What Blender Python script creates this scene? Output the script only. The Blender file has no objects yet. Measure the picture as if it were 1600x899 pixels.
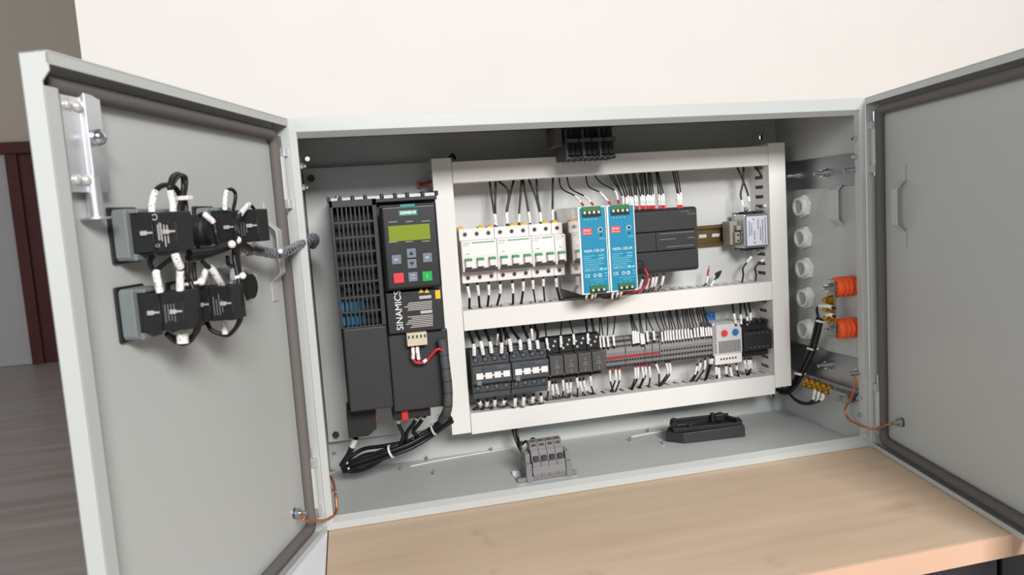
import bpy, bmesh, math, random
from mathutils import Vector, Matrix
random.seed(7)
S = bpy.context.scene
C = S.collection
# ------------------------------------------------------------------ camera, world, lights, exposure
CAM = Vector((55.1, -924.5, 387.0))                    # millimetres; cabinet front lower left corner is the origin
RT = Vector((0.97220, -0.22458, -0.06658)); UPV = Vector((0.08772, 0.08524, 0.99249)); FW = Vector((0.21722, 0.97072, -0.10257))
FPX = 1135.98
cd = bpy.data.cameras.new('camera'); cam = bpy.data.objects.new('camera', cd); C.objects.link(cam)
cd.sensor_width = 36.0; cd.lens = FPX / 1600 * 36.0; cd.clip_start = 0.02; cd.clip_end = 60
cam.matrix_world = Matrix(((RT.x, UPV.x, -FW.x, CAM.x/1000), (RT.y, UPV.y, -FW.y, CAM.y/1000), (RT.z, UPV.z, -FW.z, CAM.z/1000), (0, 0, 0, 1)))
cd.dof.use_dof = True; cd.dof.focus_distance = 1.02; cd.dof.aperture_fstop = 9.0
S.camera = cam
w = bpy.data.worlds.new('world'); S.world = w; w.use_nodes = True
w.node_tree.nodes['Background'].inputs[0].default_value = (0.93, 0.97, 1.0, 1)
w.node_tree.nodes['Background'].inputs[1].default_value = 0.23
def area(name, loc, target, sx, sy, power, col):
    l = bpy.data.lights.new(name, 'AREA'); l.shape = 'RECTANGLE'; l.size = sx; l.size_y = sy; l.energy = power; l.color = col
    o = bpy.data.objects.new(name, l); C.objects.link(o); o.location = loc
    o.rotation_euler = (Vector(target) - Vector(loc)).to_track_quat('-Z', 'Y').to_euler()
area('window_light', (0.64, -3.1, 1.74), (0.4, 0.0, 0.25), 1.3, 0.75, 138, (1.0, 0.985, 0.965))
area('side_fill_light', (-3.4, -2.3, 1.3), (0.4, 0.0, 0.2), 2.0, 1.6, 56, (0.95, 0.98, 1.0))  # soft fill added from the left front; no window known there
S.view_settings.view_transform = 'Standard'; S.view_settings.look = 'None'; S.view_settings.gamma = 1.0
S.view_settings.use_curve_mapping = False
S.view_settings.exposure = -0.07

# ------------------------------------------------------------------ helpers (all lengths in millimetres)
def ray(x, y): return FW + RT * ((x - 800) / FPX) - UPV * ((y - 449.5) / FPX)
def at(x, y, Y): d = ray(x, y); return CAM + d * ((Y - CAM.y) / d.y)
def atx(x, y, X): d = ray(x, y); return CAM + d * ((X - CAM.x) / d.x)
def atz(x, y, Z): d = ray(x, y); return CAM + d * ((Z - CAM.z) / d.z)
def rect(x0, y0, x1, y1, Y):
    cx, cy = (x0 + x1) / 2, (y0 + y1) / 2
    return at(x0, cy, Y).x, at(x1, cy, Y).x, at(cx, y1, Y).z, at(cx, y0, Y).z
DLU = Vector((-0.3332, -0.9429, 0)); DLN = Vector((0.9429, -0.3332, 0))     # left door: along it, inward normal
DRU = Vector((-0.2051, -0.9787, 0)); DRN = Vector((-0.9787, 0.2051, 0))     # right door: the same
HR = Vector((800, 0, 0))
def LD(u, v, z): return DLU * u + DLN * v + Vector((0, 0, z))
def RD(u, v, z): return HR + DRU * u + DRN * v + Vector((0, 0, z))
def lpx(x, y, v):                                                            # a point on the left door's plane at height v over its edge plane
    d = ray(x, y); return CAM + d * ((DLN * v - CAM).dot(DLN) / d.dot(DLN))
def rpx(x, y, v):
    d = ray(x, y); return CAM + d * ((HR + DRN * v - CAM).dot(DRN) / d.dot(DRN))
def luz(p): return p.dot(DLU), p.z
class MB:
    def __init__(s, tf=None): s.v = []; s.f = []; s.tf = tf
    def add(s, vs, fs):
        n = len(s.v)
        s.v += [s.tf(*p) if s.tf else Vector(p) for p in vs]; s.f += [tuple(i + n for i in f) for f in fs]; return s
    def box(s, x0, x1, y0, y1, z0, z1):
        return s.add([(x, y, z) for z in (z0, z1) for y in (y0, y1) for x in (x0, x1)],
                     [(0, 2, 3, 1), (4, 5, 7, 6), (0, 1, 5, 4), (2, 6, 7, 3), (0, 4, 6, 2), (1, 3, 7, 5)])
    def prism(s, pts, axis, a, b):
        n = len(pts)
        def P(p, t): return {'x': (t, p[0], p[1]), 'y': (p[0], t, p[1]), 'z': (p[0], p[1], t)}[axis]
        return s.add([P(p, a) for p in pts] + [P(p, b) for p in pts],
                     [tuple(range(n)), tuple(range(2*n - 1, n - 1, -1))] + [(i, (i+1) % n, n + (i+1) % n, n + i) for i in range(n)])
    def lathe(s, prof, c, axis, seg=16, flat=None):                          # prof: (radius, along)
        c = Vector(c); vs = []; fs = []; n = len(prof)
        ax = Vector(axis).normalized(); e1 = ax.orthogonal().normalized(); e2 = ax.cross(e1)
        for i in range(seg):
            t = 2*math.pi*i/seg
            for r, a in prof: vs.append(tuple(c + ax*a + (e1*math.cos(t) + e2*math.sin(t))*r))
        for i in range(seg):
            j = (i+1) % seg
            for k in range(n-1): fs.append((i*n+k, j*n+k, j*n+k+1, i*n+k+1))
        fs.append(tuple(i*n for i in range(seg))[::-1]); fs.append(tuple(i*n+n-1 for i in range(seg)))
        return s.add(vs, fs)
    def cyl(s, c, axis, r, l, seg=14): return s.lathe([(r, 0), (r, l)], c, axis, seg)
    def ring(s, c, axis, ro, ri, l, seg=20, oseg=None):                      # a tube with a bore; oseg 6 makes a nut outside
        c = Vector(c); ax = Vector(axis).normalized(); e1 = ax.orthogonal().normalized(); e2 = ax.cross(e1); vs = []; fs = []
        for i in range(seg):
            t = 2*math.pi*i/seg; d = e1*math.cos(t) + e2*math.sin(t)
            R = ro
            if oseg: m = math.pi/oseg; R = ro*math.cos(m)/math.cos((t % (2*m)) - m)
            for r, a in ((ri, 0), (R, 0), (R, l), (ri, l)): vs.append(tuple(c + d*r + ax*a))
        for i in range(seg):
            j = (i+1) % seg
            for k in range(4): fs.append((i*4+k, j*4+k, j*4+(k+1) % 4, i*4+(k+1) % 4))
        return s.add(vs, fs)
    def ball(s, c, r, seg=14, sq=1.0):
        return s.lathe([(max(r*math.sin(math.pi*k/8), .01), -r*sq*math.cos(math.pi*k/8)) for k in range(9)], c, (0, 0, 1), seg)
    def tube(s, pts, r, seg=8, raw=False, rad=None):
        P = [Vector(p) for p in pts] if raw else spline(pts)
        n = len(P); T = [(P[min(i+1, n-1)] - P[max(i-1, 0)]).normalized() for i in range(n)]
        e = T[0].orthogonal().normalized(); vs = []; fs = []
        for i in range(n):
            e = (e - T[i]*e.dot(T[i])).normalized(); b = T[i].cross(e)
            rr = rad(i/(n-1)) if rad else r
            for k in range(seg):
                a = 2*math.pi*k/seg; vs.append(tuple(P[i] + (e*math.cos(a) + b*math.sin(a))*rr))
        for i in range(n-1):
            for k in range(seg): fs.append((i*seg+k, i*seg+(k+1) % seg, (i+1)*seg+(k+1) % seg, (i+1)*seg+k))
        fs.append(tuple(range(seg))[::-1]); fs.append(tuple((n-1)*seg+k for k in range(seg)))
        return s.add(vs, fs)
    def plate(s, a0, a1, b0, b1, t0, t1, holes, put):                         # sheet with round holes; put(a, b, t) gives the point
        def lines(lo, hi, k): return sorted({lo, hi} | {h[k] + q for h in holes for q in (-h[2]*2, h[2]*2)})
        A = [q for q in lines(a0, a1, 0) if a0 <= q <= a1]; B = [q for q in lines(b0, b1, 1) if b0 <= q <= b1]
        for i in range(len(A)-1):
            for j in range(len(B)-1):
                h = [h for h in holes if A[i] < h[0] < A[i+1] and B[j] < h[1] < B[j+1]]
                for t in (t0, t1):
                    cr = [(A[i], B[j]), (A[i+1], B[j]), (A[i+1], B[j+1]), (A[i], B[j+1])]
                    if not h: s.add([put(p[0], p[1], t) for p in cr], [(0, 1, 2, 3)])
                    else:
                        hx, hy, r = h[0]; vs = []; fs = []; N = 16
                        for k in range(N):
                            th = 2*math.pi*k/N - math.pi*3/4; c, sn = math.cos(th), math.sin(th); m = max(abs(c), abs(sn))
                            ex = hx + (c/m)*((A[i+1]-hx) if c > 0 else (hx-A[i])); ey = hy + (sn/m)*((B[j+1]-hy) if sn > 0 else (hy-B[j]))
                            vs += [put(ex, ey, t), put(hx + r*c, hy + r*sn, t)]
                        for k in range(N): k2 = (k+1) % N; fs.append((2*k, 2*k2, 2*k2+1, 2*k+1))
                        s.add(vs, fs)
        return s
def spline(pts, per=6):
    P = [Vector(p) for p in pts]
    if len(P) < 3: return P
    Q = [P[0]*2 - P[1]] + P + [P[-1]*2 - P[-2]]; out = []
    for i in range(1, len(Q)-2):
        p0, p1, p2, p3 = Q[i-1:i+3]
        for k in range(per):
            t = k/per
            out.append(0.5*((2*p1) + (p2-p0)*t + (2*p0-5*p1+4*p2-p3)*t*t + (3*p1-p0-3*p2+p3)*t**3))
    return out + [P[-1]]
ORG = {}
def worg(o): return ORG.get(o.name, Vector((0, 0, 0)))
def link(o, parent, origin):
    C.objects.link(o); ORG[o.name] = origin
    if parent is not None: o.parent = parent; o.location = (origin - worg(parent)) / 1000
    else: o.location = origin / 1000
    return o
def obj(name, mb, m, parent=None, bevel=0, smooth=None, label=None, cat=None, group=None, kind=None, seg=2):
    lo = Vector([min(v[k] for v in mb.v) for k in range(3)]); hi = Vector([max(v[k] for v in mb.v) for k in range(3)])
    org = Vector(((lo.x+hi.x)/2, (lo.y+hi.y)/2, lo.z))
    me = bpy.data.meshes.new(name); me.from_pydata([tuple((v - org)/1000) for v in mb.v], [], mb.f)
    b = bmesh.new(); b.from_mesh(me); bmesh.ops.recalc_face_normals(b, faces=b.faces); b.to_mesh(me); b.free()
    me.materials.append(m)
    if smooth is not None:
        me.polygons.foreach_set('use_smooth', [True]*len(me.polygons)); me.set_sharp_from_angle(angle=math.radians(smooth))
    o = bpy.data.objects.new(name, me); link(o, parent, org)
    if bevel:
        md = o.modifiers.new('bevel', 'BEVEL'); md.width = bevel/1000; md.segments = seg; md.limit_method = 'ANGLE'; md.angle_limit = math.radians(40)
    tag(o, label, cat, group, kind); return o
def tag(o, label=None, cat=None, group=None, kind=None):
    if label: o['label'] = label
    if cat: o['category'] = cat
    if group: o['group'] = group
    if kind: o['kind'] = kind
def thing(name, label, cat, loc, group=None):
    o = bpy.data.objects.new(name, None); o.empty_display_size = .02; link(o, None, Vector(loc)); tag(o, label, cat, group); return o
def text(s, name, m, parent, pos, size, right=(1, 0, 0), up=(0, 0, 1), sx=1.0, align='CENTER', bold=0.0):
    c = bpy.data.curves.new(name, 'FONT'); c.body = s; c.size = size/1000; c.extrude = .00006; c.align_x = align; c.align_y = 'CENTER'; c.offset = bold/1000
    o = bpy.data.objects.new(name, c); c.materials.append(m)
    C.objects.link(o); o.parent = parent; pos = Vector(pos); ORG[o.name] = pos
    r = Vector(right).normalized(); u = Vector(up).normalized(); n = r.cross(u)
    M = Matrix((r*sx, u, n)).transposed().to_4x4(); M.translation = (pos - worg(parent))/1000
    o.matrix_local = M; return o
def lin(c): return tuple((x/255/12.92 if x/255 <= .04045 else ((x/255+.055)/1.055)**2.4) for x in c) + (1,)
MATS = {}
def mat(name, col, rough=.5, metal=0., bump=0., scale=400., var=0., coat=0., trans=0., alpha=1., spec=.5, aniso=0.):
    m = bpy.data.materials.new(name); m.use_nodes = True; nt = m.node_tree; b = nt.nodes['Principled BSDF']
    b.inputs['Base Color'].default_value = lin(col); b.inputs['Roughness'].default_value = rough; b.inputs['Metallic'].default_value = metal
    b.inputs['Coat Weight'].default_value = coat; b.inputs['Transmission Weight'].default_value = trans; b.inputs['Alpha'].default_value = alpha
    b.inputs['Specular IOR Level'].default_value = spec
    if bump or var:
        tc = nt.nodes.new('ShaderNodeTexCoord'); n = nt.nodes.new('ShaderNodeTexNoise'); n.inputs['Scale'].default_value = scale; n.inputs['Detail'].default_value = 4
        nt.links.new(tc.outputs['Object'], n.inputs['Vector'])
        if bump:
            bm = nt.nodes.new('ShaderNodeBump'); bm.inputs['Strength'].default_value = bump; bm.inputs['Distance'].default_value = .0006
            nt.links.new(n.outputs['Fac'], bm.inputs['Height']); nt.links.new(bm.outputs['Normal'], b.inputs['Normal'])
        if var:
            n2 = nt.nodes.new('ShaderNodeTexNoise'); n2.inputs['Scale'].default_value = 9; n2.inputs['Detail'].default_value = 5
            nt.links.new(tc.outputs['Object'], n2.inputs['Vector'])
            mx = nt.nodes.new('ShaderNodeMix'); mx.data_type = 'RGBA'
            mx.inputs[6].default_value = lin([x*(1-var) for x in col]); mx.inputs[7].default_value = lin([min(255, x*(1+var)) for x in col])
            nt.links.new(n2.outputs['Fac'], mx.inputs[0]); nt.links.new(mx.outputs[2], b.inputs['Base Color'])
    MATS[name] = m; return m
powder = mat('grey_powder_coat', (190, 193, 191), .42, bump=.12, scale=900)
platem = mat('plate_coat', (200, 201, 200), .45, bump=.08, scale=700)
ductm = mat('duct_plastic', (232, 229, 226), .5, bump=.05, scale=300)
gask = mat('grey_rubber_foam', (104, 99, 96), .75, bump=.3, scale=500)
steel = mat('zinc_steel', (190, 192, 196), .28, 1.0, bump=.1, scale=250, var=.06)
brushed = mat('stainless', (160, 161, 164), .38, 1.0, bump=.15, scale=160, var=.12)
brushed_bright = mat('bright_zinc', (222, 224, 228), .36, .85, bump=.08, scale=200, var=.05)
chrome = mat('chrome', (215, 217, 222), .12, 1.0)
brass = mat('brass', (200, 160, 70), .28, 1.0)
zincy = mat('yellow_zinc', (126, 108, 74), .35, 1.0, var=.25)
copper = mat('copper', (196, 122, 84), .35, .7)
black = mat('black_plastic', (34, 34, 36), .45, bump=.06, scale=600)
softblack = mat('soft_black', (24, 24, 26), .6)
silver = mat('screw_silver', (212, 212, 208), .35, .45)
dark = mat('anthracite_plastic', (45, 45, 47), .5, bump=.1, scale=800)
dark2 = mat('contactor_plastic', (66, 70, 75), .5, bump=.08, scale=600)
darkg = mat('relay_plastic', (78, 76, 76), .5, bump=.05, scale=600)
terg = mat('terminal_grey', (134, 131, 132), .55, bump=.05, scale=500)
midg = mat('collar_grey', (118, 124, 126), .5, bump=.05, scale=500)
white = mat('white_plastic', (236, 230, 227), .42)
lwhite = mat('label_white', (240, 236, 234), .5)
wirem = mat('wire_black', (20, 20, 21), .42)
wred = mat('wire_red', (200, 40, 48), .42)
redm = mat('red_plastic', (196, 44, 46), .45)
green = mat('green_print', (52, 150, 100), .5)
greent = mat('green_terminal', (52, 112, 58), .5)
blue = mat('label_blue', (22, 136, 172), .4)
bluep = mat('blue_plastic', (32, 112, 186), .42)
bluec = mat('blue_fin', (30, 118, 160), .5)
teal = mat('teal_label', (32, 140, 130), .45)
yellow = mat('yellow_plastic', (226, 186, 40), .45)
grey_p = mat('grey_print', (140, 140, 140), .6)
dprint = mat('dark_print', (60, 62, 74), .6)
screen = mat('display_green', (128, 146, 30), .3)
btn = mat('button_grey', (112, 122, 136), .45)
btnr = mat('button_red', (224, 58, 66), .4)
btng = mat('button_green', (22, 168, 78), .4)
orange = mat('orange_insulator', (236, 92, 40), .42)
cream = mat('cream_plastic', (205, 192, 172), .5)
glandm = mat('gland_white', (226, 228, 224), .5)
spiralm = mat('spiral_wrap', (100, 100, 108), .35, coat=.3)
spiralr = mat('spiral_ridge', (150, 150, 158), .3, coat=.3)
clearp = mat('clear_film', (215, 218, 222), .15, trans=.0, alpha=.28)
labelw = mat('filter_label', (206, 208, 222), .45)
ferm = mat('ferrule_metal', (200, 196, 186), .3, 1.0)
def marker_mat():
    m = mat('marker_sleeve', (238, 235, 232), .5); nt = m.node_tree; b = nt.nodes['Principled BSDF']
    tc = nt.nodes.new('ShaderNodeTexCoord'); n = nt.nodes.new('ShaderNodeTexNoise'); n.inputs['Scale'].default_value = 560; n.inputs['Detail'].default_value = 1
    r = nt.nodes.new('ShaderNodeValToRGB'); r.color_ramp.elements[0].position = .33; r.color_ramp.elements[1].position = .39
    r.color_ramp.elements[0].color = lin((62, 62, 66)); r.color_ramp.elements[1].color = lin((240, 237, 235))
    nt.links.new(tc.outputs['Object'], n.inputs['Vector']); nt.links.new(n.outputs['Fac'], r.inputs[0]); nt.links.new(r.outputs[0], b.inputs['Base Color']); return m
markm = marker_mat()
def wood_mat():
    m = mat('birch_board', (205, 178, 150), .5); nt = m.node_tree; b = nt.nodes['Principled BSDF']; N = nt.nodes.new; L = nt.links.new
    tc = N('ShaderNodeTexCoord'); mp = N('ShaderNodeMapping'); mp.inputs['Scale'].default_value = (1.2, 12, 12); L(tc.outputs['Object'], mp.inputs[0])
    n = N('ShaderNodeTexNoise'); n.inputs['Scale'].default_value = 3.2; n.inputs['Detail'].default_value = 6; L(mp.outputs[0], n.inputs['Vector'])
    r = N('ShaderNodeValToRGB'); e = r.color_ramp.elements; e[0].position = .3; e[1].position = .72
    e[0].color = lin((203, 177, 150)); e[1].color = lin((216, 191, 165)); L(n.outputs['Fac'], r.inputs[0])
    n2 = N('ShaderNodeTexNoise'); n2.inputs['Scale'].default_value = 14; n2.inputs['Detail'].default_value = 3; L(tc.outputs['Object'], n2.inputs['Vector'])
    r2 = N('ShaderNodeValToRGB'); r2.color_ramp.elements[0].position = .22; r2.color_ramp.elements[1].position = .34
    r2.color_ramp.elements[0].color = lin((170, 140, 112)); r2.color_ramp.elements[1].color = (1, 1, 1, 1); L(n2.outputs['Fac'], r2.inputs[0])
    mx = N('ShaderNodeMix'); mx.data_type = 'RGBA'; mx.blend_type = 'MULTIPLY'; mx.inputs[0].default_value = .35
    L(r.outputs[0], mx.inputs[6]); L(r2.outputs[0], mx.inputs[7]); L(mx.outputs[2], b.inputs['Base Color']); return m
woodm = wood_mat()
edgem = mat('board_edge', (214, 176, 150), .55, var=.06)
wallm = mat('white_plaster', (222, 217, 213), .85, bump=.1, scale=120, var=.012)
farm = mat('beige_plaster', (226, 212, 196), .85, bump=.1, scale=80)
doorm = mat('dark_red_wood', (92, 44, 42), .5, var=.2)
def floor_mat():
    m = mat('grey_floor', (122, 114, 110), .38); nt = m.node_tree; b = nt.nodes['Principled BSDF']; N = nt.nodes.new; L = nt.links.new
    tc = N('ShaderNodeTexCoord'); mp = N('ShaderNodeMapping'); mp.inputs['Scale'].default_value = (.5, 5, 1); L(tc.outputs['Object'], mp.inputs[0])
    n = N('ShaderNodeTexNoise'); n.inputs['Scale'].default_value = 2.5; n.inputs['Detail'].default_value = 5; L(mp.outputs[0], n.inputs['Vector'])
    r = N('ShaderNodeValToRGB'); r.color_ramp.elements[0].position = .3; r.color_ramp.elements[1].position = .7
    r.color_ramp.elements[0].color = lin((166, 154, 149)); r.color_ramp.elements[1].color = lin((192, 182, 176)); L(n.outputs['Fac'], r.inputs[0]); L(r.outputs[0], b.inputs['Base Color']); return m
floorm = floor_mat()
ORD = 'first second third fourth fifth sixth seventh eighth ninth tenth eleventh twelfth thirteenth fourteenth fifteenth sixteenth seventeenth eighteenth nineteenth twentieth'.split()
ORD += ['twenty-' + q for q in ORD[:9]] + ['thirtieth']

# ------------------------------------------------------------------ the setting
obj('wall_back', MB().box(-332, 3500, 400, 640, -750, 2400), wallm, kind='structure')
obj('floor', MB().box(-6000, 4000, -5000, 7100, -760, -750), floorm, kind='structure')
obj('wall_far', MB().box(-7000, 900, 6830, 7000, -750, 4200), farm, kind='structure')
YF = 6819
xj = at(52, 400, YF).x; xr = at(110, 400, YF).x; zt = at(40, 222, YF).z
x0 = at(-260, 400, YF).x
fr = MB().box(x0, xr + 500, YF-60, YF+10, zt-110, zt).box(xj-110, xj-10, YF-60, YF+10, -750, zt-110)
d1 = obj('door_1', fr, doorm, kind='structure', bevel=8)
lf = MB().box(xj-10, xr+500, YF-25, YF+5, -745, zt-112)
lf.box(xj+110, xr+380, YF-38, YF-25, -560, 300).box(xj+110, xr+380, YF-38, YF-25, 430, zt-230)
obj('door_leaf', lf, doorm, d1, bevel=6)
obj('door_leaf', MB().box(x0+100, xj-110, YF-20, YF+5, -745, zt-112), mat('pale_leaf', (206, 204, 206), .6), d1, label='pale panel beside the dark jamb')

# ------------------------------------------------------------------ table
tb = thing('table', 'pale wooden table carrying the open grey electrical cabinet', 'table', (900, 0, -750))
obj('tabletop', MB().box(2, 1900, -294.4, 385, -26, -.6), woodm, tb, bevel=.6)
obj('edge_band', MB().box(1, 1900, -296, -294.6, -26, -.8), edgem, tb, label='pinkish wooden front edge')
pd = mat('dark_laminate', (44, 42, 50), .45); pd2 = mat('black_laminate', (24, 24, 28), .5)
obj('drawer_unit', MB().box(560, 1500, -255, 330, -749, -26.5), pd2, tb, bevel=2)
dw = obj('drawer', MB().box(566, 745, -272, -255.5, -210, -34), pd, tb, bevel=2)
obj('drawer', MB().box(752, 1000, -272, -255.5, -210, -34), pd2, tb, bevel=2)
obj('leg', MB().box(40, 90, -240, -190, -749, -26.5), pd, tb); obj('leg', MB().box(40, 90, 290, 340, -749, -26.5), pd, tb)

st = thing('side_stand', 'low white stand peeping out under the left door, against the table edge', 'stand', (-100, 50, -750))
obj('top_board', MB().box(-210, .5, -300, 398, -22, -1), mat('white_laminate', (236, 236, 240), .4), st, bevel=1)
obj('carcass', MB().box(-205, 0, -290, 398, -749, -22.5), MATS['white_laminate'], st)
# ------------------------------------------------------------------ cabinet
cab = thing('electrical_cabinet', 'open grey steel electrical cabinet with two doors standing on the wooden table', 'cabinet', (400, 110, 0))
W, H, D = 800, 517, 224
obj('side_wall', MB().box(0, 1.5, 1, D, 0, H), powder, cab)
obj('side_wall', MB().box(W-1.5, W, 1, D, 0, H), powder, cab)
obj('top_wall', MB().box(1.5, W-1.5, 1, D, H-1.5, H), powder, cab)
obj('bottom_wall', MB().box(1.5, W-1.5, 1, D, 0, 1.5), powder, cab)
hl = [(10.5, 487.5, 3.6), (770, 487, 3.6), (8.8, 30.4, 3.4), (777, 30, 3.4)]
obj('back_wall', MB().plate(1.5, W-1.5, 1.5, H-1.5, D-2, D, hl, lambda a, b, t: (a, t, b)), powder, cab)
rim = MB().prism([(0, 517), (1.5, 517), (1.5, 501.2), (10.5, 495), (10, 493.5), (0, 500.5)], 'x', 0, W)
rim.prism([(0, 0), (0, 9), (10, 15), (10, 13.2), (1.5, 8), (1.5, 0)], 'x', 0, W)
rim.box(0, 9, 0, 1.5, 9, 501).box(8, 9.4, 0, 12, 12, 498).box(791, W, 0, 1.5, 9, 501).box(790, 791.4, 0, 12, 12, 498)
obj('front_rim', rim, powder, cab, bevel=.5)
obj('mounting_plate', MB().plate(3, 776, 54, 471.5, 205, 207, [(14.5, 65, 3.5), (770, 65, 3.5)], lambda a, b, t: (a, t, b)), platem, cab)
bo = MB()
for x, z in ((14.5, 65), (14, 457)): bo.lathe([(5.5, 0), (5.5, -3), (4.4, -4.5)], (x, 205, z), (0, 1, 0), 6).cyl((x, 200.5, z), (0, -1, 0), 2.5, 6, 8)
obj('plate_nut', bo, mat('dull_bronze', (96, 84, 66), .4, .8), cab)
def door(tf, L, freelip):
    m = MB(tf)
    m.box(0, L, -21, -19.6, 0, H).box(0, L, -21, 0, H-1.5, H).box(0, L, -21, 0, 0, 1.5).box(0, 1.5, -21, 0, 0, H).box(L-1.5, L, -21, -6 if freelip else 0, 0, H)
    if freelip: m.prism([(-6.5, 496), (-6.5, H), (0, H), (0, 503)], 'x', L-1.5, L)
    m.box(1.5, L, -1.4, 0, 507.5, H-1.5).box(1.5, L, -1.4, 0, 1.5, 6.5)
    if freelip: m.box(373, L-1.5, -7.4, -6, 1.5, 494).box(373, 374.5, -19.6, -6, 1.5, 494)
    else: m.box(L-14, L-1.5, -1.4, 0, 6.5, 507)
    return obj('door', m, powder, cab, bevel=.4)
ld = door(LD, 388, True); rd = door(RD, 400, False)
def gasket(tf, par, pts):
    m = MB(); m.tube([tf(*p) for p in pts], 7, 10, raw=True); return obj('gasket', m, gask, par, smooth=60)
def corner(u0, z0, u1, z1, cu, cz, v): # rounded path helper
    return [(cu + (u0-cu)*(1-math.sin(t)) + 0, v, cz) for t in ()]
def gpath(L, v=-14.5, ulo=10.5, zlo=11.5, zhi=497.5, r=12):
    p = [(L, v, zhi)]
    for k in range(7):
        t = math.pi/2*k/6; p.append((ulo + r - r*math.sin(t), v, zhi - r + r*math.cos(t)))
    for k in range(7):
        t = math.pi/2*k/6; p.append((ulo + r - r*math.cos(t), v, zlo + r - r*math.sin(t)))
    return p + [(L, v, zlo)]
gasket(LD, ld, gpath(377)); gasket(RD, rd, gpath(385))
def hinge(tf, z, par):
    b = MB(); b.cyl(tf(7, -9, z-25.6), (0, 0, 1), 5, 51.2, 16); h = obj('hinge', b, powder, par, smooth=40)
    for q in (31, -31): obj('hinge_leaf', MB(tf).box(1.6, 11.5, -14, -2.5, z+q-5.5, z+q+5.5), brushed_bright, h, bevel=.6, label='bright metal hinge leaf')
    for z0, l in ((z+36, 14), (z-41, 5)): b = MB(); b.cyl(tf(7, -9, z0), (0, 0, 1), 2.2, l, 10); obj('hinge_pin', b, chrome, h, smooth=40)
for z in (446, 61): hinge(LD, z, ld); hinge(RD, z, rd)
# nuts of the hinges on the inside of the side walls
nb = MB()
for z in (460, 434, 74, 48):
    for x, a in ((9.5, 1), (790, -1)): nb.lathe([(4.2, 0), (4.2, 3.2), (2.4, 4.5), (2.2, 7)], (x, 7, z), (a, 0, 0), 6)
obj('hinge_nut', nb, chrome, cab)
def stud(tf, u, z, par):
    b = MB(); s = tf(u, -19.5, z); a = tf(u, 0, z) - tf(u, -1, z)
    b.lathe([(7, 0), (7, 1.5), (3, 1.5), (3, 3), (6.2, 3), (6.2, 8), (3, 8), (3, 15)], s, a, 12); return obj('earth_stud', b, steel, par, smooth=30)
stud(LD, 46, 44, ld); stud(RD, 53.4, 51.6, rd)
def stiff(tf, u, par, z0=302, z1=417):
    o = [(-19.4, z0), (-19.4, z0+22), (-7, z0+33), (-7, z1-33), (-19.4, z1-22), (-19.4, z1)]
    pts = o + [(v+1.6, z) for v, z in reversed(o)]
    m = MB(tf); n = len(pts)
    m.add([(u, v, z) for v, z in pts] + [(u+13, v, z) for v, z in pts], [tuple(range(n)), tuple(range(2*n-1, n-1, -1))] + [(i, (i+1) % n, n+(i+1) % n, n+i) for i in range(n)])
    return obj('stiffener', m, powder, par, bevel=.3)
stiff(RD, 56, rd); stiff(LD, 34, ld)
# rod latch on the left door
lat = [luz(lpx(*q)) for q in ((95, 140, -11), (131, 140, -11), (110, 303, -11), (136, 303, -11))]
ul0, ul1 = (lat[1][0] + lat[3][0])/2, (lat[0][0] + lat[2][0])/2; lz0, lz1 = 422.5, 495
m = MB(LD).prism([(ul1, -12.5), (ul1, -11), (ul0+2, -11), (ul0+1, -7), (ul0-1.5, -7), (ul0-20, -9.5), (ul0-20, -19.5), (ul0-18.6, -19.5), (ul0-18.6, -11), (ul0-1.5, -8.4), (ul0-.2, -12.5)], 'z', lz0, lz1)
lt = obj('latch_plate', m, brushed_bright, ld, bevel=.4, label='shiny bent metal latch plate')
for u in (ul1-6, ul1-17):
    for z in (lz1-10, lz0+9): m = MB(); m.lathe([(4, 0), (4, 1.4), (2.8, 3), (.1, 3.4)], LD(u, -11, z), DLN, 10); obj('bolt', m, silver, lt, smooth=50)
ur, zr = luz(lpx(149, 322, -11))
m = MB(); m.cyl(LD(ur, -11, 404), (0, 0, 1), 5.6, 30, 16); m.lathe([(11, 0), (11, 1.5)], LD(ur, -11, 402.6), (0, 0, 1), 16); obj('latch_rod', m, brushed_bright, lt, smooth=40)
uk, zk = luz(lpx(153, 215, -4))
m = MB(); m.cyl(LD(uk, -12, zk), DLN, 3.2, 7, 12); m.ball(tuple(LD(uk, -4, zk)), 6.4, 18); obj('latch_knob', m, chrome, lt, smooth=50)
uk, zk = luz(lpx(154, 262, -8)); m = MB(); m.lathe([(6, 1), (6, 1.6), (3.4, 1.6), (3.4, 2.4)], LD(uk, -11, zk), DLN, 16); obj('latch_rivet', m, steel, lt, smooth=40)
# right inner wall: steel strips, bracket, glands
def strip(z0, z1, bolts):
    st = obj('mounting_strip', MB().box(796.5, 798.4, 14, 218, z0, z1), brushed, cab, bevel=.3, label='bare stainless strip')
    for p in bolts:
        b = MB(); b.lathe([(8, 0), (8, 1.5), (6.5, 1.5), (6.5, 7.5), (4, 7.5), (4, 12), (3, 20), (.5, 21)], (796.5, p[1], p[2]), (-1, 0, 0), 12); obj('bolt', b, steel, st, smooth=35)
strip(392.7, 440.5, [atx(1284, 271, 790), atx(1333, 266, 790), atx(1240, 275, 790)])
strip(81, 131, [atx(1290, 571, 790), atx(1339, 583, 790), atx(1226, 558, 790)])
m = MB(); o = [(799, 0), (799, 20), (788, 31), (788, 76), (799, 86)]
p0 = atx(1313, 374, 799); yb, zb = p0.y, p0.z
pts = [(x-.8, zb + z) for x, z in o] + [(x+.8, zb + z) for x, z in reversed(o)]
n = len(pts); m.add([(x, yb-11, z) for x, z in pts] + [(x, yb+11, z) for x, z in pts], [tuple(range(n)), tuple(range(2*n-1, n-1, -1))] + [(i, (i+1) % n, n+(i+1) % n, n+i) for i in range(n)])
obj('stiffener', m, powder, cab, bevel=.3)
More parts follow.
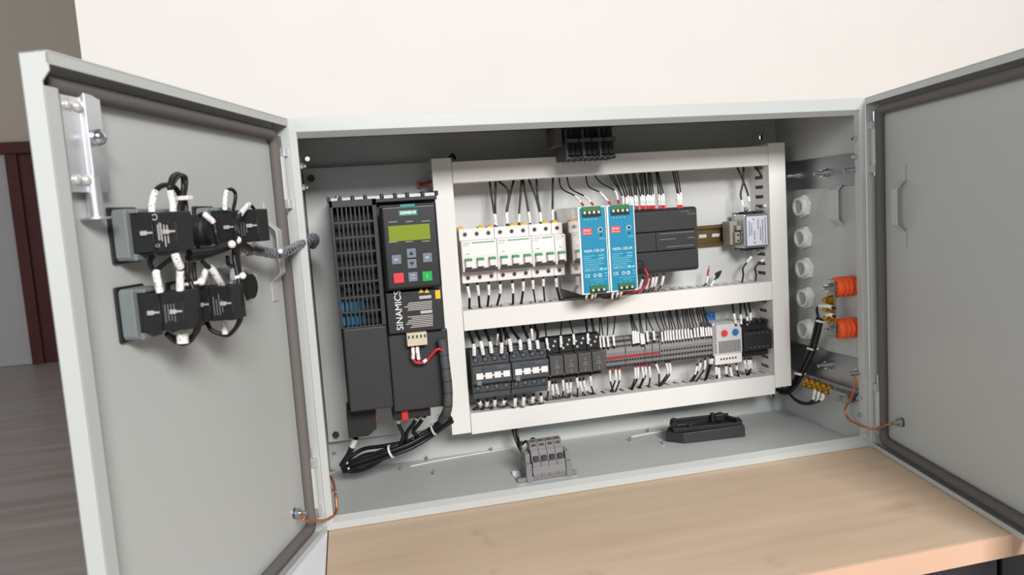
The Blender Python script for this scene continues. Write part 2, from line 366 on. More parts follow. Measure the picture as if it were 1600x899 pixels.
# floor studs and holes of the cabinet
for x, y, Z in ((627, 736, 1.5), (678, 742, 1.5), (985, 690, 1.5), (1037, 695, 1.5), (667, 720, 1.5), (768, 706, 1.5), (1012, 676, 1.5)):
    q = atz(x, y, Z); b = MB(); b.cyl((q.x, q.y, 1.5), (0, 0, 1), 1.8, 7, 10); obj('floor_stud', b, steel, cab, smooth=40)

# ------------------------------------------------------------------ cable ducts (slotted walls are combs of fingers)
YD0, YD1 = 147, 205
def duct(label, cat, x0, x1, z0, z1, vertical):
    t = thing('cable_duct', label, cat, ((x0+x1)/2, YD1, z0), 'white slotted cable ducts on the mounting plate')
    obj('cover', MB().box(x0, x1, YD0, YD0+1.6, z0, z1), ductm, t, bevel=.5)
    c = MB(); c.box(x0+.6, x1-.6, YD1-1.6, YD1-.1, z0+.2, z1-.2)
    obj('base', c, ductm, t)
    a0, a1 = (z0, z1) if vertical else (x0, x1)
    for side in (0, 1):
        f = MB(); q = a0 + 3
        lo = (x0+.4 if side == 0 else x1-1.8) if vertical else (z0+.4 if side == 0 else z1-1.8)
        hi = lo + 1.4
        def add(p, r, ya, yb):
            if vertical: f.box(lo, hi, ya, yb, p, r)
            else: f.box(p, r, ya, yb, lo, hi)
        add(a0, a1, YD0+1.7, 166); add(a0, a1, 191, YD1-1.7); add(a0, a0+3, 166, 191)
        while q < a1:
            add(q, min(q+10.4, a1), 166, 191); q += 16
        obj('slotted_wall', f, ductm, t)
    return t
duct('tall white cable duct standing beside the dark inverter', 'cable duct', 187, 216.4, 57.5, 472.5, True)
duct('tall white cable duct nearest the row of white cable glands', 'cable duct', 735.5, 766, 65, 471, True)
duct('white horizontal cable duct above the breakers, topmost of the three', 'cable duct', 217, 735, 435.5, 466.5, False)
duct('white horizontal cable duct between the breaker row and the contactor row', 'cable duct', 217, 735, 214.5, 245, False)
duct('white horizontal cable duct below the contactors, lowest of the three', 'cable duct', 217, 735, 54.5, 87, False)
# DIN rails
def rail(label, z, x0, x1):
    t = thing('mounting_rail', label, 'rail', ((x0+x1)/2, 204, z-17), None)
    m = MB(); put = lambda a, b, tt: (a, tt, b)
    m.box(x0, x1, 203, 204.5, z-12.5, z-3.2).box(x0, x1, 203, 204.5, z+3.2, z+12.5)
    q = x0
    while q < x1: m.box(q, min(q+9, x1), 203, 204.5, z-3.2, z+3.2); q += 24
    m.box(x0, x1, 197.5, 204, z-12.5, z-11.3).box(x0, x1, 197.5, 204, z+11.3, z+12.5).box(x0, x1, 197.5, 198.7, z-17.5, z-12).box(x0, x1, 197.5, 198.7, z+12, z+17.5)
    obj('rail_profile', m, zincy, t)
rail('yellowish zinc mounting rail showing between the black controller and the filter', 326, 219, 733)

# ------------------------------------------------------------------ circuit breakers
PITCH = 17.93
def breaker(x0, n, label, clips, flat):
    x1 = x0 + PITCH*n - .5; zt, zb = 367, 285.5
    t = thing('circuit_breaker', label, 'breaker', ((x0+x1)/2, 200, zb), 'white miniature circuit breakers in the upper row')
    pr = [(197, zb+4), (152, zb), (152, zb+17), (139, zb+18.5), (139, zt-18), (152, zt-16.5), (152, zt), (197, zt-4)]
    obj('body', MB().prism(pr, 'x', x0, x1), white, t, bevel=.6)
    scr = MB(); rims = MB(); hnd = MB(); tip = MB()
    for k in range(n):
        xc = x0 + PITCH*(k+.5) - .25
        for z in (zt-8.2, zb+8.2):
            s = MB(); s.lathe([(3.1, 0), (3.1, -1.2)], (xc, 152, z), (0, 1, 0), 14); so = obj('terminal_screw', s, grey_p if False else MATS['screw_dark'], t)
            g = MB().box(xc-2.2, xc+2.2, 150.6, 151, z-.45, z+.45).box(xc-.45, xc+.45, 150.6, 151, z-2.2, z+2.2); obj('cross_slot', g, softblack, so)
        h = obj('toggle', MB().prism([(138.8, 308.5), (131, 311), (131, 322.5), (138.8, 323.5)], 'x', xc-4.8, xc+4.8), white, t, bevel=.6)
        obj('toggle_mark', MB().prism([(138.5, 323.6), (130.7, 322.6), (130.5, 319.8), (138.5, 319.8)], 'x', xc-5, xc+5), green, h, label='green mark on the toggle')
    obj('toggle_bar', MB().box(x0+3, x1-1.5, 134, 138.9, 303.4, 308.4), MATS['toggle_dark'], t, bevel=.8, label='dark bar under the toggles')
    lb = obj('label_window', MB().box(x0+1.2, x1-1.2, 138.6, 138.95, 326, 348.4), lwhite, t)
    nm = 10.5
    obj('green_line', MB().box(x0+2+(14 if n > 1 else 9), x1-3, 138.2, 138.6, 345.4, 346.8), green, lb)
    text('Schneider', 'lettering', green, lb, (x0+2+(6 if n > 1 else 3.7), 138.3, 346.1), 2.6 if n > 1 else 1.6)
    obj('print_line', MB().box(x0+2, x0+10, 138.3, 138.6, 342.4, 343).box(x0+6, x0+11, 138.3, 138.6, 329.4, 330.4), grey_p, lb)
    for cx in clips: obj('marker_clip', MB().box(cx-4.5, cx+4.5, 158, 172, zt-1.5, zt+2.5).box(cx-2, cx+2, 157, 165, zt+2.5, zt+4), yellow, t, bevel=.5, label='yellow plastic clip')
mat('screw_dark', (96, 92, 90), .4, .4); mat('toggle_dark', (52, 50, 50), .45)
breaker(220.7, 3, 'white three-pole breaker nearest the tall duct, first in the breaker row', (225, 256, 270), 0)
breaker(220.7+3*PITCH, 3, 'white three-pole breaker, second in the row, between three-pole and two-pole ones', (306, 322), 0)
breaker(220.7+6*PITCH, 2, 'white two-pole breaker in the upper row', (356,), 0)
breaker(220.7+8*PITCH, 1, 'white single-pole breaker against the blue power supply', (372,), 0)

# ------------------------------------------------------------------ power supplies
brushed_side = mat('aluminium_side', (226, 224, 222), .16, 1.0)
def psu(x0, x1, label):
    Y0 = 88; zb, zt = 259.6, 387.6
    t = thing('power_supply', label, 'power supply', ((x0+x1)/2, 200, zb), 'blue fronted power supplies')
    obj('housing', MB().box(x0, x1, Y0+1, 197, zb, zt), brushed_side, t, bevel=.5)
    fr = obj('front_plate', MB().box(x0, x1, Y0-.2, Y0+.9, zb, zt), lwhite, t, bevel=.3)
    lb = obj('front_label', MB().box(x0+2.6, x1-1.6, Y0-.7, Y0-.2, zb+2, zt-1.5), blue, t)
    w = x1 - x0; cx = (x0+x1)/2
    def term(xa, xb, za, zc, n, up):
        g = obj('terminal_block', MB().box(xa, xb, Y0-3, Y0+6, za, zc), greent, t, bevel=.4, label='green screw terminal block')
        h = zc - za
        obj('terminal_opening', MB().box(xa+.6, xb-.6, Y0-3.4, Y0-2.9, za+.6, za+h*.55), softblack, g)
        s = MB()
        for k in range(n):
            c = xa + (xb-xa)*(k+.5)/n
            s.lathe([(2.1, 0), (2.1, .5), (1, .6)], (c, Y0-3.3, za+h*.4), (0, -1, 0), 12)
        obj('terminal_screw', s, silver, g, kind='stuff')
    term(x0+6, x1-8.5, zt-14.5, zt+.2, 4, True); term(x0+12, x1-6, zb+1.2, zb+12.5, 3, True)
    lo = obj('logo_patch', MB().box(x0+5, x0+20, Y0-1, Y0-.7, zt-40.5, zt-31), redm if False else MATS['logo_red'], lb, bevel=.2)
    text('MW', 'lettering', lwhite, lb, (x0+12.5, Y0-1.1, zt-34.6), 5.2, sx=1.1).data.space_character = 1.15; text('MEAN WELL', 'lettering', lwhite, lb, (x0+12.5, Y0-1.1, zt-38.6), 2.4, sx=.95)
    text('NDR-120-24', 'lettering', lwhite, lb, (cx, Y0-.8, zt-64.5), 5.6, sx=1.05)
    text('CE', 'lettering', lwhite, lb, (x0+9.5, Y0-.8, zb+27), 6.6)
    d = MB(); d.ring((x1-10, Y0-.7, zt-34), (0, -1, 0), 3.4, 2.6, .3, 16); d.ring((x1-14.5, Y0-.7, zb+27), (0, -1, 0), 2.8, 1.7, .3, 14); d.ring((x1-22, Y0-.7, zb+27), (0, -1, 0), 2.8, 1.9, .3, 6)
    obj('emblem', d, lwhite, lb)
    kn = MB(); kn.lathe([(2.4, 0), (2.4, 1.2)], (x1-10, Y0-.7, zt-34), (0, -1, 0), 12).box(x1-11.5, x1-8.5, Y0-1, Y0-.7, zt-43.5, zt-40.5); obj('adjuster', kn, MATS['navy'], lb)
    pl = MB(); rnd = random.Random(3)
    for z in (zt-19, ): 
        for k in range(4): pl.box(x0+9+k*5.6, x0+11+k*5.6, Y0-.9, Y0-.7, z, z+1.2)
    for k, (a, b2) in enumerate(((3, 20), (3, 14), (3, 34), (3, 30), (3, 34), (3, 26), (3, 31), (3, 36))): pl.box(x0+2+a, x0+2+b2, Y0-.9, Y0-.7, zt-72-k*3.1, zt-71.4-k*3.1)
    for k in range(2): pl.box(x0+28, x0+37, Y0-.9, Y0-.7, zt-72-k*4, zt-71-k*4)
    for a, b2, z, h in ((5, 12, 34, 4), (14, 20, 34, 3), (27, 32, 35, 4.5), (34, 38, 35, 4), (34, 38, 25, 1.4), (34, 38, 29, 2), (12, 38, 20.6, .7), (18, 32, 17.5, .7), (13, 15, 14, 1.4), (21, 22.4, 14, 1.2), (29, 30.4, 14, 1.2)): pl.box(x0+2+a, x0+2+b2, Y0-.9, Y0-.7, zb+z, zb+z+h*.55)
    for k in range(3): pl.box(x1-15, x1-12, Y0-.9, Y0-.7, zt-39+k*3, zt-38.4+k*3); pl.box(x1-12+k*3, x1-10+k*3, Y0-.9, Y0-.7, zt-48, zt-46.8)
    obj('print_line', pl, MATS['print_pale'], lb)
mat('logo_red', (226, 70, 76), .45); mat('navy', (26, 54, 74), .5); mat('print_pale', (150, 208, 224), .5)
psu(386.6, 429.8, 'blue-fronted slim power supply standing right beside the white breakers')
psu(430.8, 474.2, 'blue-fronted slim power supply touching the black controller')

# ------------------------------------------------------------------ controller
t = thing('logic_controller', 'wide dark grey programmable controller between the blue supplies and the filter', 'controller', (536, 200, 278))
X0, X1, zb, zt = 476, 591, 278, 377.5
obj('housing', MB().box(X0, X1, 128, 197, zb, zt), dark, t, bevel=1)
def band(nm, pts, m=dark): return obj(nm, MB().prism(pts, 'x', X0+.5, X1), m, t, bevel=.8)
band('terminal_door', [(128, 343), (120, 343), (120, 373), (124, 377), (128, 377)]); band('terminal_door', [(128, 279), (124, 279), (120, 283), (120, 311.5), (128, 311.5)])
obj('front_door', MB().box(X0+8, X0+45, 120.5, 128, 312.8, 341.6), dark, t, bevel=.6)
obj('indicator_panel', MB().box(X0+45.8, X1, 121.5, 128, 312.8, 341.6), dark, t, bevel=.5)
b = MB()
for z, a, c in ((338, 52, 110), (329, 52, 78), (329, 98, 110), (317, 62, 108)): b.box(X0+a, X0+c, 121, 121.6, z, z+1.3)
obj('print_line', b, MATS['print_dim'] if 'print_dim' in MATS else mat('print_dim', (112, 112, 114), .6), t)
text('SMART', 'lettering', MATS['print_dim'], t, (X1-8, 119.8, 366), 5); text('S7-200', 'lettering', MATS['print_dim'], t, (X1-20, 119.8, 370.5), 5)
obj('side_mark', MB().box(X0, X0+4, 119.4, 120, 366, 368), lwhite, t)
pg = obj('plug', MB().box(X0+2, X0+18, 104, 122, 285, 301), softblack, t, bevel=4, label='round black plug'); 

# ------------------------------------------------------------------ line filter
t = thing('line_filter', 'small metal line filter with a white label beside the right duct', 'filter', (712, 200, 302))
zb, zt = 302.5, 358.5
obj('can', MB().box(690.5, 734.6, 153, 186, zb, zt), steel, t, bevel=2.5, seg=3)
obj('flange', MB().box(690, 735, 186, 189, zb-3, zt+3), steel, t, bevel=.5)
lb = obj('label_plate', MB().box(695.5, 733, 152.2, 152.9, zb+4, zt-4), labelw, t)
pl = MB(); rnd = random.Random(5)
for k, (xa, z0_, z1_) in enumerate(((700, 20, 44), (704, 22, 40), (709, 14, 26), (716, 30, 46), (720, 12, 34), (724, 8, 46), (729, 6, 48))):
    z = zb + z0_
    while z < zb + z1_: h = rnd.uniform(.8, 2); pl.box(xa-.7, xa+.9, 151.9, 152.2, z, z+h); z += h + .9
pl.prism([(706, zb+48), (710, zb+48), (708, zb+45.6)], 'y', 151.9, 152.2).prism([(707, zb+8), (711, zb+8), (709, zb+10.4)], 'y', 151.9, 152.2)
obj('print_line', pl, dprint, lb)
for z, s_ in ((zt, 1), (zb, -1)):
    for xc in (704, 725):
        k = obj('terminal_base', MB().box(xc-7, xc+7, 160, 178, min(z, z+4*s_), max(z, z+4*s_)), softblack, t, bevel=.5)
        obj('tab', MB().box(xc-2.6, xc+2.6, 168, 169, min(z+4*s_, z+11*s_), max(z+4*s_, z+11*s_)).cyl((xc, 166, z+7*s_), (0, -1, 0), 2, 3), chrome, k)
cl = obj('rail_clip', MB().box(676, 692, 172, 197, 309, 348).box(681, 690, 164, 172, 312, 330).box(683, 691, 162, 172, 333, 341), MATS['clip_grey'] if 'clip_grey' in MATS else mat('clip_grey', (150, 144, 136), .5), t, bevel=1, label='beige grey rail clip')
obj('clip_hole', MB().cyl((686, 164.2, 316), (0, -1, 0), 1.9, .4).cyl((686, 164.2, 325), (0, -1, 0), 1.9, .4), softblack, cl)

# ------------------------------------------------------------------ contactors
def contactor(x0, x1, label, Y0=122, zb=108.5, zt=187.5):
    t = thing('contactor', label, 'contactor', ((x0+x1)/2, 200, zb), 'dark contactors in the lower row')
    x1 -= .8; w = x1-x0
    pr = [(197, zb+6), (150, zb+2), (140, zb+2), (140, zb+12), (134, zb+13), (134, zb+26), (Y0, zb+28), (Y0, zt-25), (134, zt-23), (134, zt-10), (140, zt-9), (140, zt-2), (150, zt-2), (197, zt-8)]
    obj('body', MB().prism(pr, 'x', x0, x1), dark2, t, bevel=.8)
    for z in (zt-16.5, zb+19.5):
        for k in range(4):
            xc = x0 + 7 + (w-14)*k/3
            s = MB(); s.ring((xc, 134, z), (0, -1, 0), 4.4, 3.2, .8, 14); r = obj('terminal_opening', s, softblack, t)
            s = MB(); s.lathe([(3.1, 0), (3.1, .3), (1.2, .4)], (xc, 134, z), (0, -1, 0), 12).box(xc-2.4, xc+2.4, 133.4, 133.7, z-.5, z+.5); obj('terminal_screw', s, MATS['steel_dim'] if 'steel_dim' in MATS else mat('steel_dim', (120, 124, 128), .35, .8), r)
    b = MB().box(x0+w*.26, x0+w*.5, Y0-.9, Y0, zt-37, zt-25.5).box(x0+w*.2, x1-3, Y0-.6, Y0, zb+29, zb+34); obj('raised_panel', b, dark2, t, bevel=.3)
    z = (zb+zt)/2 + .5
    for k in range(4): obj('marker_tag', MB().box(x0+4+k*w*.235, x0+4+k*w*.235+10.4, Y0-1.6, Y0-.1, z-4.6, z+4.6), lwhite, t, bevel=.3)
    for k in range(3): obj('tag_link', MB().box(x0+14.4+k*w*.235, x0+4+(k+1)*w*.235, Y0-1.2, Y0-.2, z-1, z+1), lwhite, t)
    obj('indicator', MB().box(x0+4.5, x0+11.5, Y0-1, Y0, z-13.5, z-6.5), midg, t, bevel=.3)
    pl = MB().box(x0+3, x0+11, Y0-.3, Y0, z+9, z+9.8).box(x0+w*.62, x1-4, Y0-.3, Y0, z+10, z+11).box(x0+w*.62, x1-10, Y0-.3, Y0, z+12.4, z+13); obj('print_line', pl, MATS['print_dim'], t)
    return t
contactor(222, 280.8, 'dark grey contactor with white tags, beside the tall left duct')
contactor(281.2, 339.5, 'dark grey contactor with white tags, beside the small plug-in relays')

# ------------------------------------------------------------------ relays
def relay(x0, x1, label):
    zb, zt = 127, 189
    t = thing('plug_in_relay', label, 'relay', ((x0+x1)/2, 200, zb), 'small relays between contactors and terminals')
    x1 -= .5
    obj('socket', MB().prism([(197, zb+6), (160, zb-2), (148, zb-2), (148, zb+12), (165, zb+13), (165, zt-25), (148, zt-23), (148, zt), (160, zt+2), (197, zt-6)], 'x', x0, x1), softblack, t, bevel=.6)
    for k, (dx, z) in enumerate(((.22, zt-8), (.62, zt-12), (.3, zt-17), (.75, zt-5), (.25, zb+4), (.7, zb+6))):
        xc = x0 + (x1-x0)*dx; s = MB(); s.lathe([(1.9, 0), (1.9, .8), (.8, 1)], (xc, 148, z), (0, -1, 0), 10); obj('terminal_screw', s, silver, t, smooth=30)
    c = obj('relay_cover', MB().box(x0+.4, x1-.4, 126, 164, zb+8, zt-24), darkg, t, bevel=.8)
    pl = MB(); xc = (x0+x1)/2
    pl.box(xc-.5, xc+.5, 125.7, 126, zb+27, zb+31).box(xc-3, xc+3, 125.7, 126, zb+23, zb+24).box(xc-3.6, xc+4, 125.7, 126, zb+19.6, zb+20.6).box(xc-.4, xc+.4, 125.7, 126, zb+10, zb+16)
    obj('print_line', pl, grey_p, c)
xs = [341, 363.5, 386.5, 409, 431]
for k in range(4):
    relay(xs[k], xs[k+1], ['small dark plug-in relay right beside the second contactor', 'small dark plug-in relay, second in line from the contactors', 'small dark plug-in relay, third in line from the contactors', 'small dark plug-in relay touching the grey terminal row'][k])

# ------------------------------------------------------------------ terminal row
def terminals(x0, x1, n, red, label):
    zb, zt = 126.5, 176.5; z0 = zb
    t = thing('terminal_block', label, 'terminal block', ((x0+x1)/2, 200, zb), 'grey spring terminals in the lower row')
    p = (x1-x0-.8)/n; me = None
    for k in range(n):
        a = x0 + p*k
        if me is None:
            pr = [(197, zb+4), (170, zb), (162, zb), (158, zb+4), (156, zb+19), (156, zb+33), (158, zt-4), (162, zt), (170, zt), (197, zt-4)]
            o = obj('terminal', MB().prism(pr, 'x', a+.15, a+p-.15), terg, t); me = o.data; base = ORG[o.name]
            zz = (zt-5, zt-13, zb+13.5, zb+5) if red else (zt-5, zb+21.5, zb+13.5, zb+5)
            hb = MB()
            for z in zz: yy = 158.5 if z > zt-4 or z < zb+4 else 156.6; hb.box(a+p*.24, a+p*.76, 155.3, 160, z-1.55, z+1.55)
            h = obj('opening', hb, softblack, o); hme = h.data; hrel = ORG[h.name] - base
        else:
            o = bpy.data.objects.new('terminal', me); link(o, t, base + Vector((p*k, 0, 0)))
            h = bpy.data.objects.new('opening', hme); link(h, o, base + Vector((p*k, 0, 0)) + hrel)
    lb = MB().box(x0+.5, x1-1.3, 155.2, 156, zb+26.5, zb+33) if red else MB().box(x0+.5, x1-1.3, 155.2, 156, zb+27, zt-9.5)
    obj('marker_strip', lb, MATS['strip_grey'] if 'strip_grey' in MATS else mat('strip_grey', (146, 142, 142), .5), t, bevel=.3)
    if red: obj('bridge', MB().box(x0+1, x1-1.6, 154.6, 156.4, zb+17.6, zb+21.4), mat('bridge_red', (168, 44, 46), .5) if 'bridge_red' not in MATS else MATS['bridge_red'], t, bevel=.4, label='red plug-in bridge')
ex = [at(900 + q/5.287, 470 + 450/5.287, 158).x for q in (205, 243, 408, 568, 630, 692, 1128)]
terminals(ex[0]-6, ex[1], 2, True, 'two grey spring terminals with a red bridge, next to the last relay')
terminals(ex[1], ex[2], 8, True, 'eight grey spring terminals with the longest red bridge, left of the row')
terminals(ex[2], ex[3], 7, True, 'seven grey spring terminals with red bridge, in the middle of the row')
terminals(ex[3], ex[4], 3, True, 'three grey spring terminals with red bridge, right of the seven-way group')
terminals(ex[4], ex[5], 3, True, 'three grey spring terminals with red bridge, against the unbridged long group')
terminals(ex[5], ex[6], 18, False, 'long group of grey terminals without red bridge, left of the thermostat')

# ------------------------------------------------------------------ thermostat
t = thing('thermostat', 'light grey cabinet thermostat with one red and one blue dial', 'thermostat', (656, 200, 113))
X0, X1, zb, zt = 631, 684.5, 113, 183
obj('housing', MB().box(X0, X1, 160, 195, zb+16, zt), MATS['thermo_grey'] if 'thermo_grey' in MATS else mat('thermo_grey', (206, 204, 206), .5), t, bevel=.8)
obj('terminal_cover', MB().box(X0+2, X1-2, 158, 190, zb, zb+16), white, t, bevel=.8)
fp = obj('front_panel', MB().box(X0+6, X1-1, 158.6, 160.2, zb+18, zt-1), MATS['thermo_grey'], t, bevel=.3)
v = MB()
for k in range(15): v.box(X0+10+k*2.7, X0+11.4+k*2.7, 158.2, 158.8, zb+19, zb+39)
obj('vent_slot', v, MATS['slot_dark'] if 'slot_dark' in MATS else mat('slot_dark', (70, 68, 70), .6), fp, kind='stuff')
v = MB()
for k in range(14):
    z = zb + 19 + k*3.4
    v.prism([(X0+.8, z), (X0+.8, z+1.2), (X0+6, z+2.6), (X0+6, z+1.4)], 'y', 159.4, 160.1)
    v.box(X1-1, X1-.1, 159.4, 160.1, z, z+1.4)
for k in range(14): v.prism([(X0+5+k*3.3, zt-3), (X0+6.2+k*3.3, zt-3), (X0+7+k*3.3, zt-.4), (X0+5.8+k*3.3, zt-.4)], 'y', 158.2, 158.8)
obj('edge_vent', v, MATS['slot_dark'], t, kind='stuff')
for xc, mm, nm in ((X0+20.5, redm if False else MATS['dial_red'] if 'dial_red' in MATS else mat('dial_red', (222, 62, 54), .45), 'red dial'), (X0+40.5, bluep, 'blue dial')):
    d = MB(); d.lathe([(5.4, 0), (5.4, 2), (4.6, 3)], (xc, 158.6, zb+52), (0, -1, 0), 20); o = obj('dial', d, mm, fp, label=nm, smooth=40)
    obj('dial_slot', MB().box(xc-.6, xc+.6, 155.2, 155.8, zb+48.4, zb+55.6), mm, o)
    s = MB()
    for k in range(14): a = 2*math.pi*k/14; s.box(xc+7.2*math.cos(a)-.4, xc+7.2*math.cos(a)+.4, 158.2, 158.7, zb+52+7.2*math.sin(a)-.4, zb+52+7.2*math.sin(a)+.4)
    obj('scale_dot', s, mm, fp, kind='stuff')
s = MB()
for k in range(6): s.lathe([(1.7, 0), (1.7, .4)], (X0+13+k*5.3, 158, zb+9), (0, -1, 0), 10)
obj('terminal_screw', s, MATS['slot_dark'], t)
obj('release_tab', MB().box(X0+6, X0+9, 190, 196, zt, zt+13).box(X0+20, X0+23, 190, 196, zt, zt+13).box(X0+6, X0+23, 190, 196, zt+9, zt+13).box(X0+6, X0+23, 190, 196, zt-2, zt+4), bluep, t, bevel=1, label='blue plastic release tab')

# ------------------------------------------------------------------ small contactor beside the duct
t = thing('small_contactor', 'small black contactor between the thermostat and the right duct', 'contactor', (703, 200, 120))
X0, X1, zb, zt = 685.5, 731, 121, 181
obj('body', MB().prism([(197, zb+2), (165, zb), (158, zb), (158, zb+10), (146, zb+12), (146, zt-16), (158, zt-14), (158, zt-3), (165, zt-1), (197, zt-2)], 'x', X0, X1), black, t, bevel=.8)
for k in range(4):
    xc = X0+5+k*11
    for z, n in ((zt-9, 'a'), (zb+5, 'b')):
        s = MB(); s.ring((xc, 158, z), (0, -1, 0), 3.6, 2.4, .8, 12); obj('terminal_opening', s, softblack, t)
    obj('terminal_shroud', MB().box(xc-3.5, xc+4, 150, 160, zt-3, zt+1.5), black, t, bevel=.6)
pl = MB()
for k in range(5): pl.box(X0+4+k*8, X0+8+k*8, 145.6, 146, zb+17, zb+18); pl.box(X0+4+k*8, X0+7+k*8, 145.6, 146, zt-20, zt-19)
obj('print_line', pl, MATS['print_dim'], t)

# ------------------------------------------------------------------ inverter
YV = 30
t = thing('inverter_drive', 'tall dark frequency inverter with vent grille and keypad on the left plate', 'inverter', (108, 203, 139))
vx0, vx1 = 39.3, 178; vzt = 416.5
sp = at(600, 480, YV).x
zg = at(550, 514, YV).z; zb1 = at(565, 643, YV).z; zb2 = at(655, 641, YV).z; zl = at(650, 519, YV).z
obj('housing', MB().box(vx0, vx1, 60, 203, 145, 414), dark, t, bevel=2)
obj('lower_cover', MB().box(vx0+2.5, sp+1.5, YV, 60, zb1, zg), dark, t, bevel=2)
obj('terminal_cover', MB().box(sp+2, vx1-1, YV+3, 60, zb2, zl), dark, t, bevel=2)
g = MB().box(vx0, vx0+4, YV, 60, zg, vzt).box(sp-4.5, sp+1.5, YV, 60, zg, vzt).box(vx0, sp+1.5, YV, 60, vzt-9, vzt).box(vx0, sp+1.5, YV, 60, zg, zg+2)
gf = obj('grille_frame', g, dark, t, bevel=.8)
gx0, gx1 = vx0+4, sp-4.5; nr, nc = 8, 9
for k in range(1, nr): z = zg+2 + (vzt-9-zg-2)*k/nr; obj('slat', MB().box(gx0, gx1, YV+1, YV+8, z-1.3, z+1.3), dark, gf)
for k in range(1, nc): x = gx0 + (gx1-gx0)*k/nc; obj('slat', MB().box(x-.9, x+.9, YV+1.5, YV+9, zg+2, vzt-9), dark, gf)
obj('inner_wall', MB().box(gx0, gx1, 58, 60, zg, vzt-2), softblack, t)
xa, xb, za, zb = rect(533, 470, 572, 509, YV+12)
for k in range(5): x = xa + (xb-xa)*k/5; obj('capacitor', MB().box(x, x+(xb-xa)/5-1.2, YV+14, YV+26, za, zb), bluec, t, bevel=1, label='blue capacitor behind the grille')
for k in range(4): x = gx0 + 6 + k*13; obj('inner_component', MB().box(x, x+9, 48, 58, zg+45, zg+58), black, t, bevel=1)
# heat sink ends between black posts along the top
posts = [513, 531, 551, 571, 597, 618, 637, 661, 683]
hs = [at(q, 314, YV+18).x for q in posts]
obj('top_ledge', MB().box(vx0, vx1, YV+14, 203, 411, 416.2), black, t, bevel=1)
for i, x in enumerate(hs): obj('top_post', MB().box(x-1.8, x+1.8, YV+14, 200, 416, 422.5), black, t, bevel=.6)
for i in range(len(hs)-1): obj('heat_sink_fin', MB().box(hs[i]+2.2, hs[i+1]-2.2, YV+18, 196, 414, 420.6), brushed, t, bevel=.5, label='bare metal heat sink block')
obj('top_screw', MB().cyl((vx0+11, YV+30, 420), (0, 0, 1), 4, 3, 12), steel, t)
# keypad
xa, xb, za, zb = rect(599.5, 320.5, 686, 451, 12)
kp = obj('keypad', MB().box(xa, xb, 10, 34, za, zb), MATS['keypad'] if 'keypad' in MATS else mat('keypad', (27, 28, 31), .42, bump=.05), t, bevel=3, seg=3)
obj('keypad_bezel', MB().box(xa-1.5, xb+2, 26, 34, za-2.5, zb+2), black, t, bevel=2)
YK = 9.6
def krect(nm, px, m, d=1.0, bev=.3, par=kp, **k):
    a, b, c, e = rect(*px, YK); return obj(nm, MB().box(a, b, YK-d, YK+.6, c, e), m, par, bevel=bev, **k)
def kmid(x, y): return at(x, y, YK-1.1)
krect('release_tab', (625, 319, 648, 323.5), teal, 0, .2)
krect('badge', (623, 328.4, 652, 337), teal, .4, .2); text('SIEMENS', 'lettering', lwhite, kp, kmid(637.5, 332.6), 5.2, sx=1.05, bold=.15)
krect('display', (607, 351.5, 672, 376), screen, .3, .3)
lb = MB()
for a, b in ((607, 621), (634, 645), (659, 672)):
    for y, dy in ((347.5, -1.1), (379, -1.1)):
        yy = y + (a-607)*-.03; q0 = at(a, yy, YK-.2); q1 = at(b, yy, YK-.2); lb.box(q0.x, q1.x, YK-.25, YK, q0.z-.6, q0.z+.6)
obj('print_line', lb, grey_p, kp)
for px, m, lab in (((612, 398.5, 627, 413), btn, None), ((635.5, 388.5, 650, 403), btn, None), ((636.5, 405.2, 651, 419.5), btn, None), ((660.5, 395.5, 675, 410), btn, None), ((615, 427, 631, 442.5), btnr, 'red stop button'), ((638, 425.5, 652.5, 440), btn, None), ((660, 424.3, 675.3, 439.3), btng, 'green start button')):
    krect('button', px, m, 1.2, .5, label=lab)
def mark(s, x, y, m, size): text(s, 'lettering', m, kp, at(x, y, YK-1.3), size)
mark('ESC', 619.5, 406, lwhite, 3); mark('OK', 667.5, 402.5, lwhite, 3.6); mark('O', 623, 435, MATS['dial_red'], 6); mark('I', 667.5, 432, lwhite, 6)
q = at(645, 430, YK-1.3); mark('HAND', 645.3, 430, lwhite, 2.2); mark('AUTO', 645.3, 435, lwhite, 2.2)
for x, y, s in ((642.7, 396, 1), (643.7, 412, -1)):
    q = at(x, y, YK-1.3); obj('arrow_mark', MB().prism([(q.x-3, q.z-2*s), (q.x+3, q.z-2*s), (q.x, q.z+3*s)], 'y', YK-1.45, YK-1.2), softblack, kp)
# label panel under the keypad
YP = 24
xa, xb, za, zb = rect(605, 455, 691, 519, YP)
pn = obj('label_panel', MB().box(xa, xb, YP, 40, za, zb), black, t, bevel=1)
q = at(623.5, 485.5, YP-.2); text('SINAMICS', 'lettering', lwhite, pn, q, 12.2, right=(0, 0, 1), up=(-1, 0, 0), sx=.98)
pl = MB(); rnd = random.Random(11)
q = at(660, 463, YP)
for k in range(5):
    c = at(675, 471+k*2.7 - .2, YP-.2); pl.box(c.x-rnd.uniform(26, 37), c.x, YP-.25, YP, c.z-.55, c.z+.55)
for k in range(7):
    c = at(676.5, 492+k*2.75, YP-.2); pl.box(c.x-rnd.uniform(26, 38), c.x, YP-.25, YP, c.z-.55, c.z+.55)
for x0_, x1_, y in ((655, 674, 463.5), (657, 675.5, 486.5)): a = at(x0_, y, YP-.2); b = at(x1_, y, YP-.2); pl.box(a.x, b.x, YP-.25, YP, b.z-2, b.z+2)
obj('print_line', pl, MATS['print_mid'] if 'print_mid' in MATS else mat('print_mid', (184, 180, 176), .6), pn)
for x in (658, 667): q = at(x, 454.5, YP-.2); obj('warning_triangle', MB().prism([(q.x-3.4, q.z-2.6), (q.x+3.4, q.z-2.6), (q.x, q.z+3.2)], 'y', YP-.3, YP), yellow, pn)
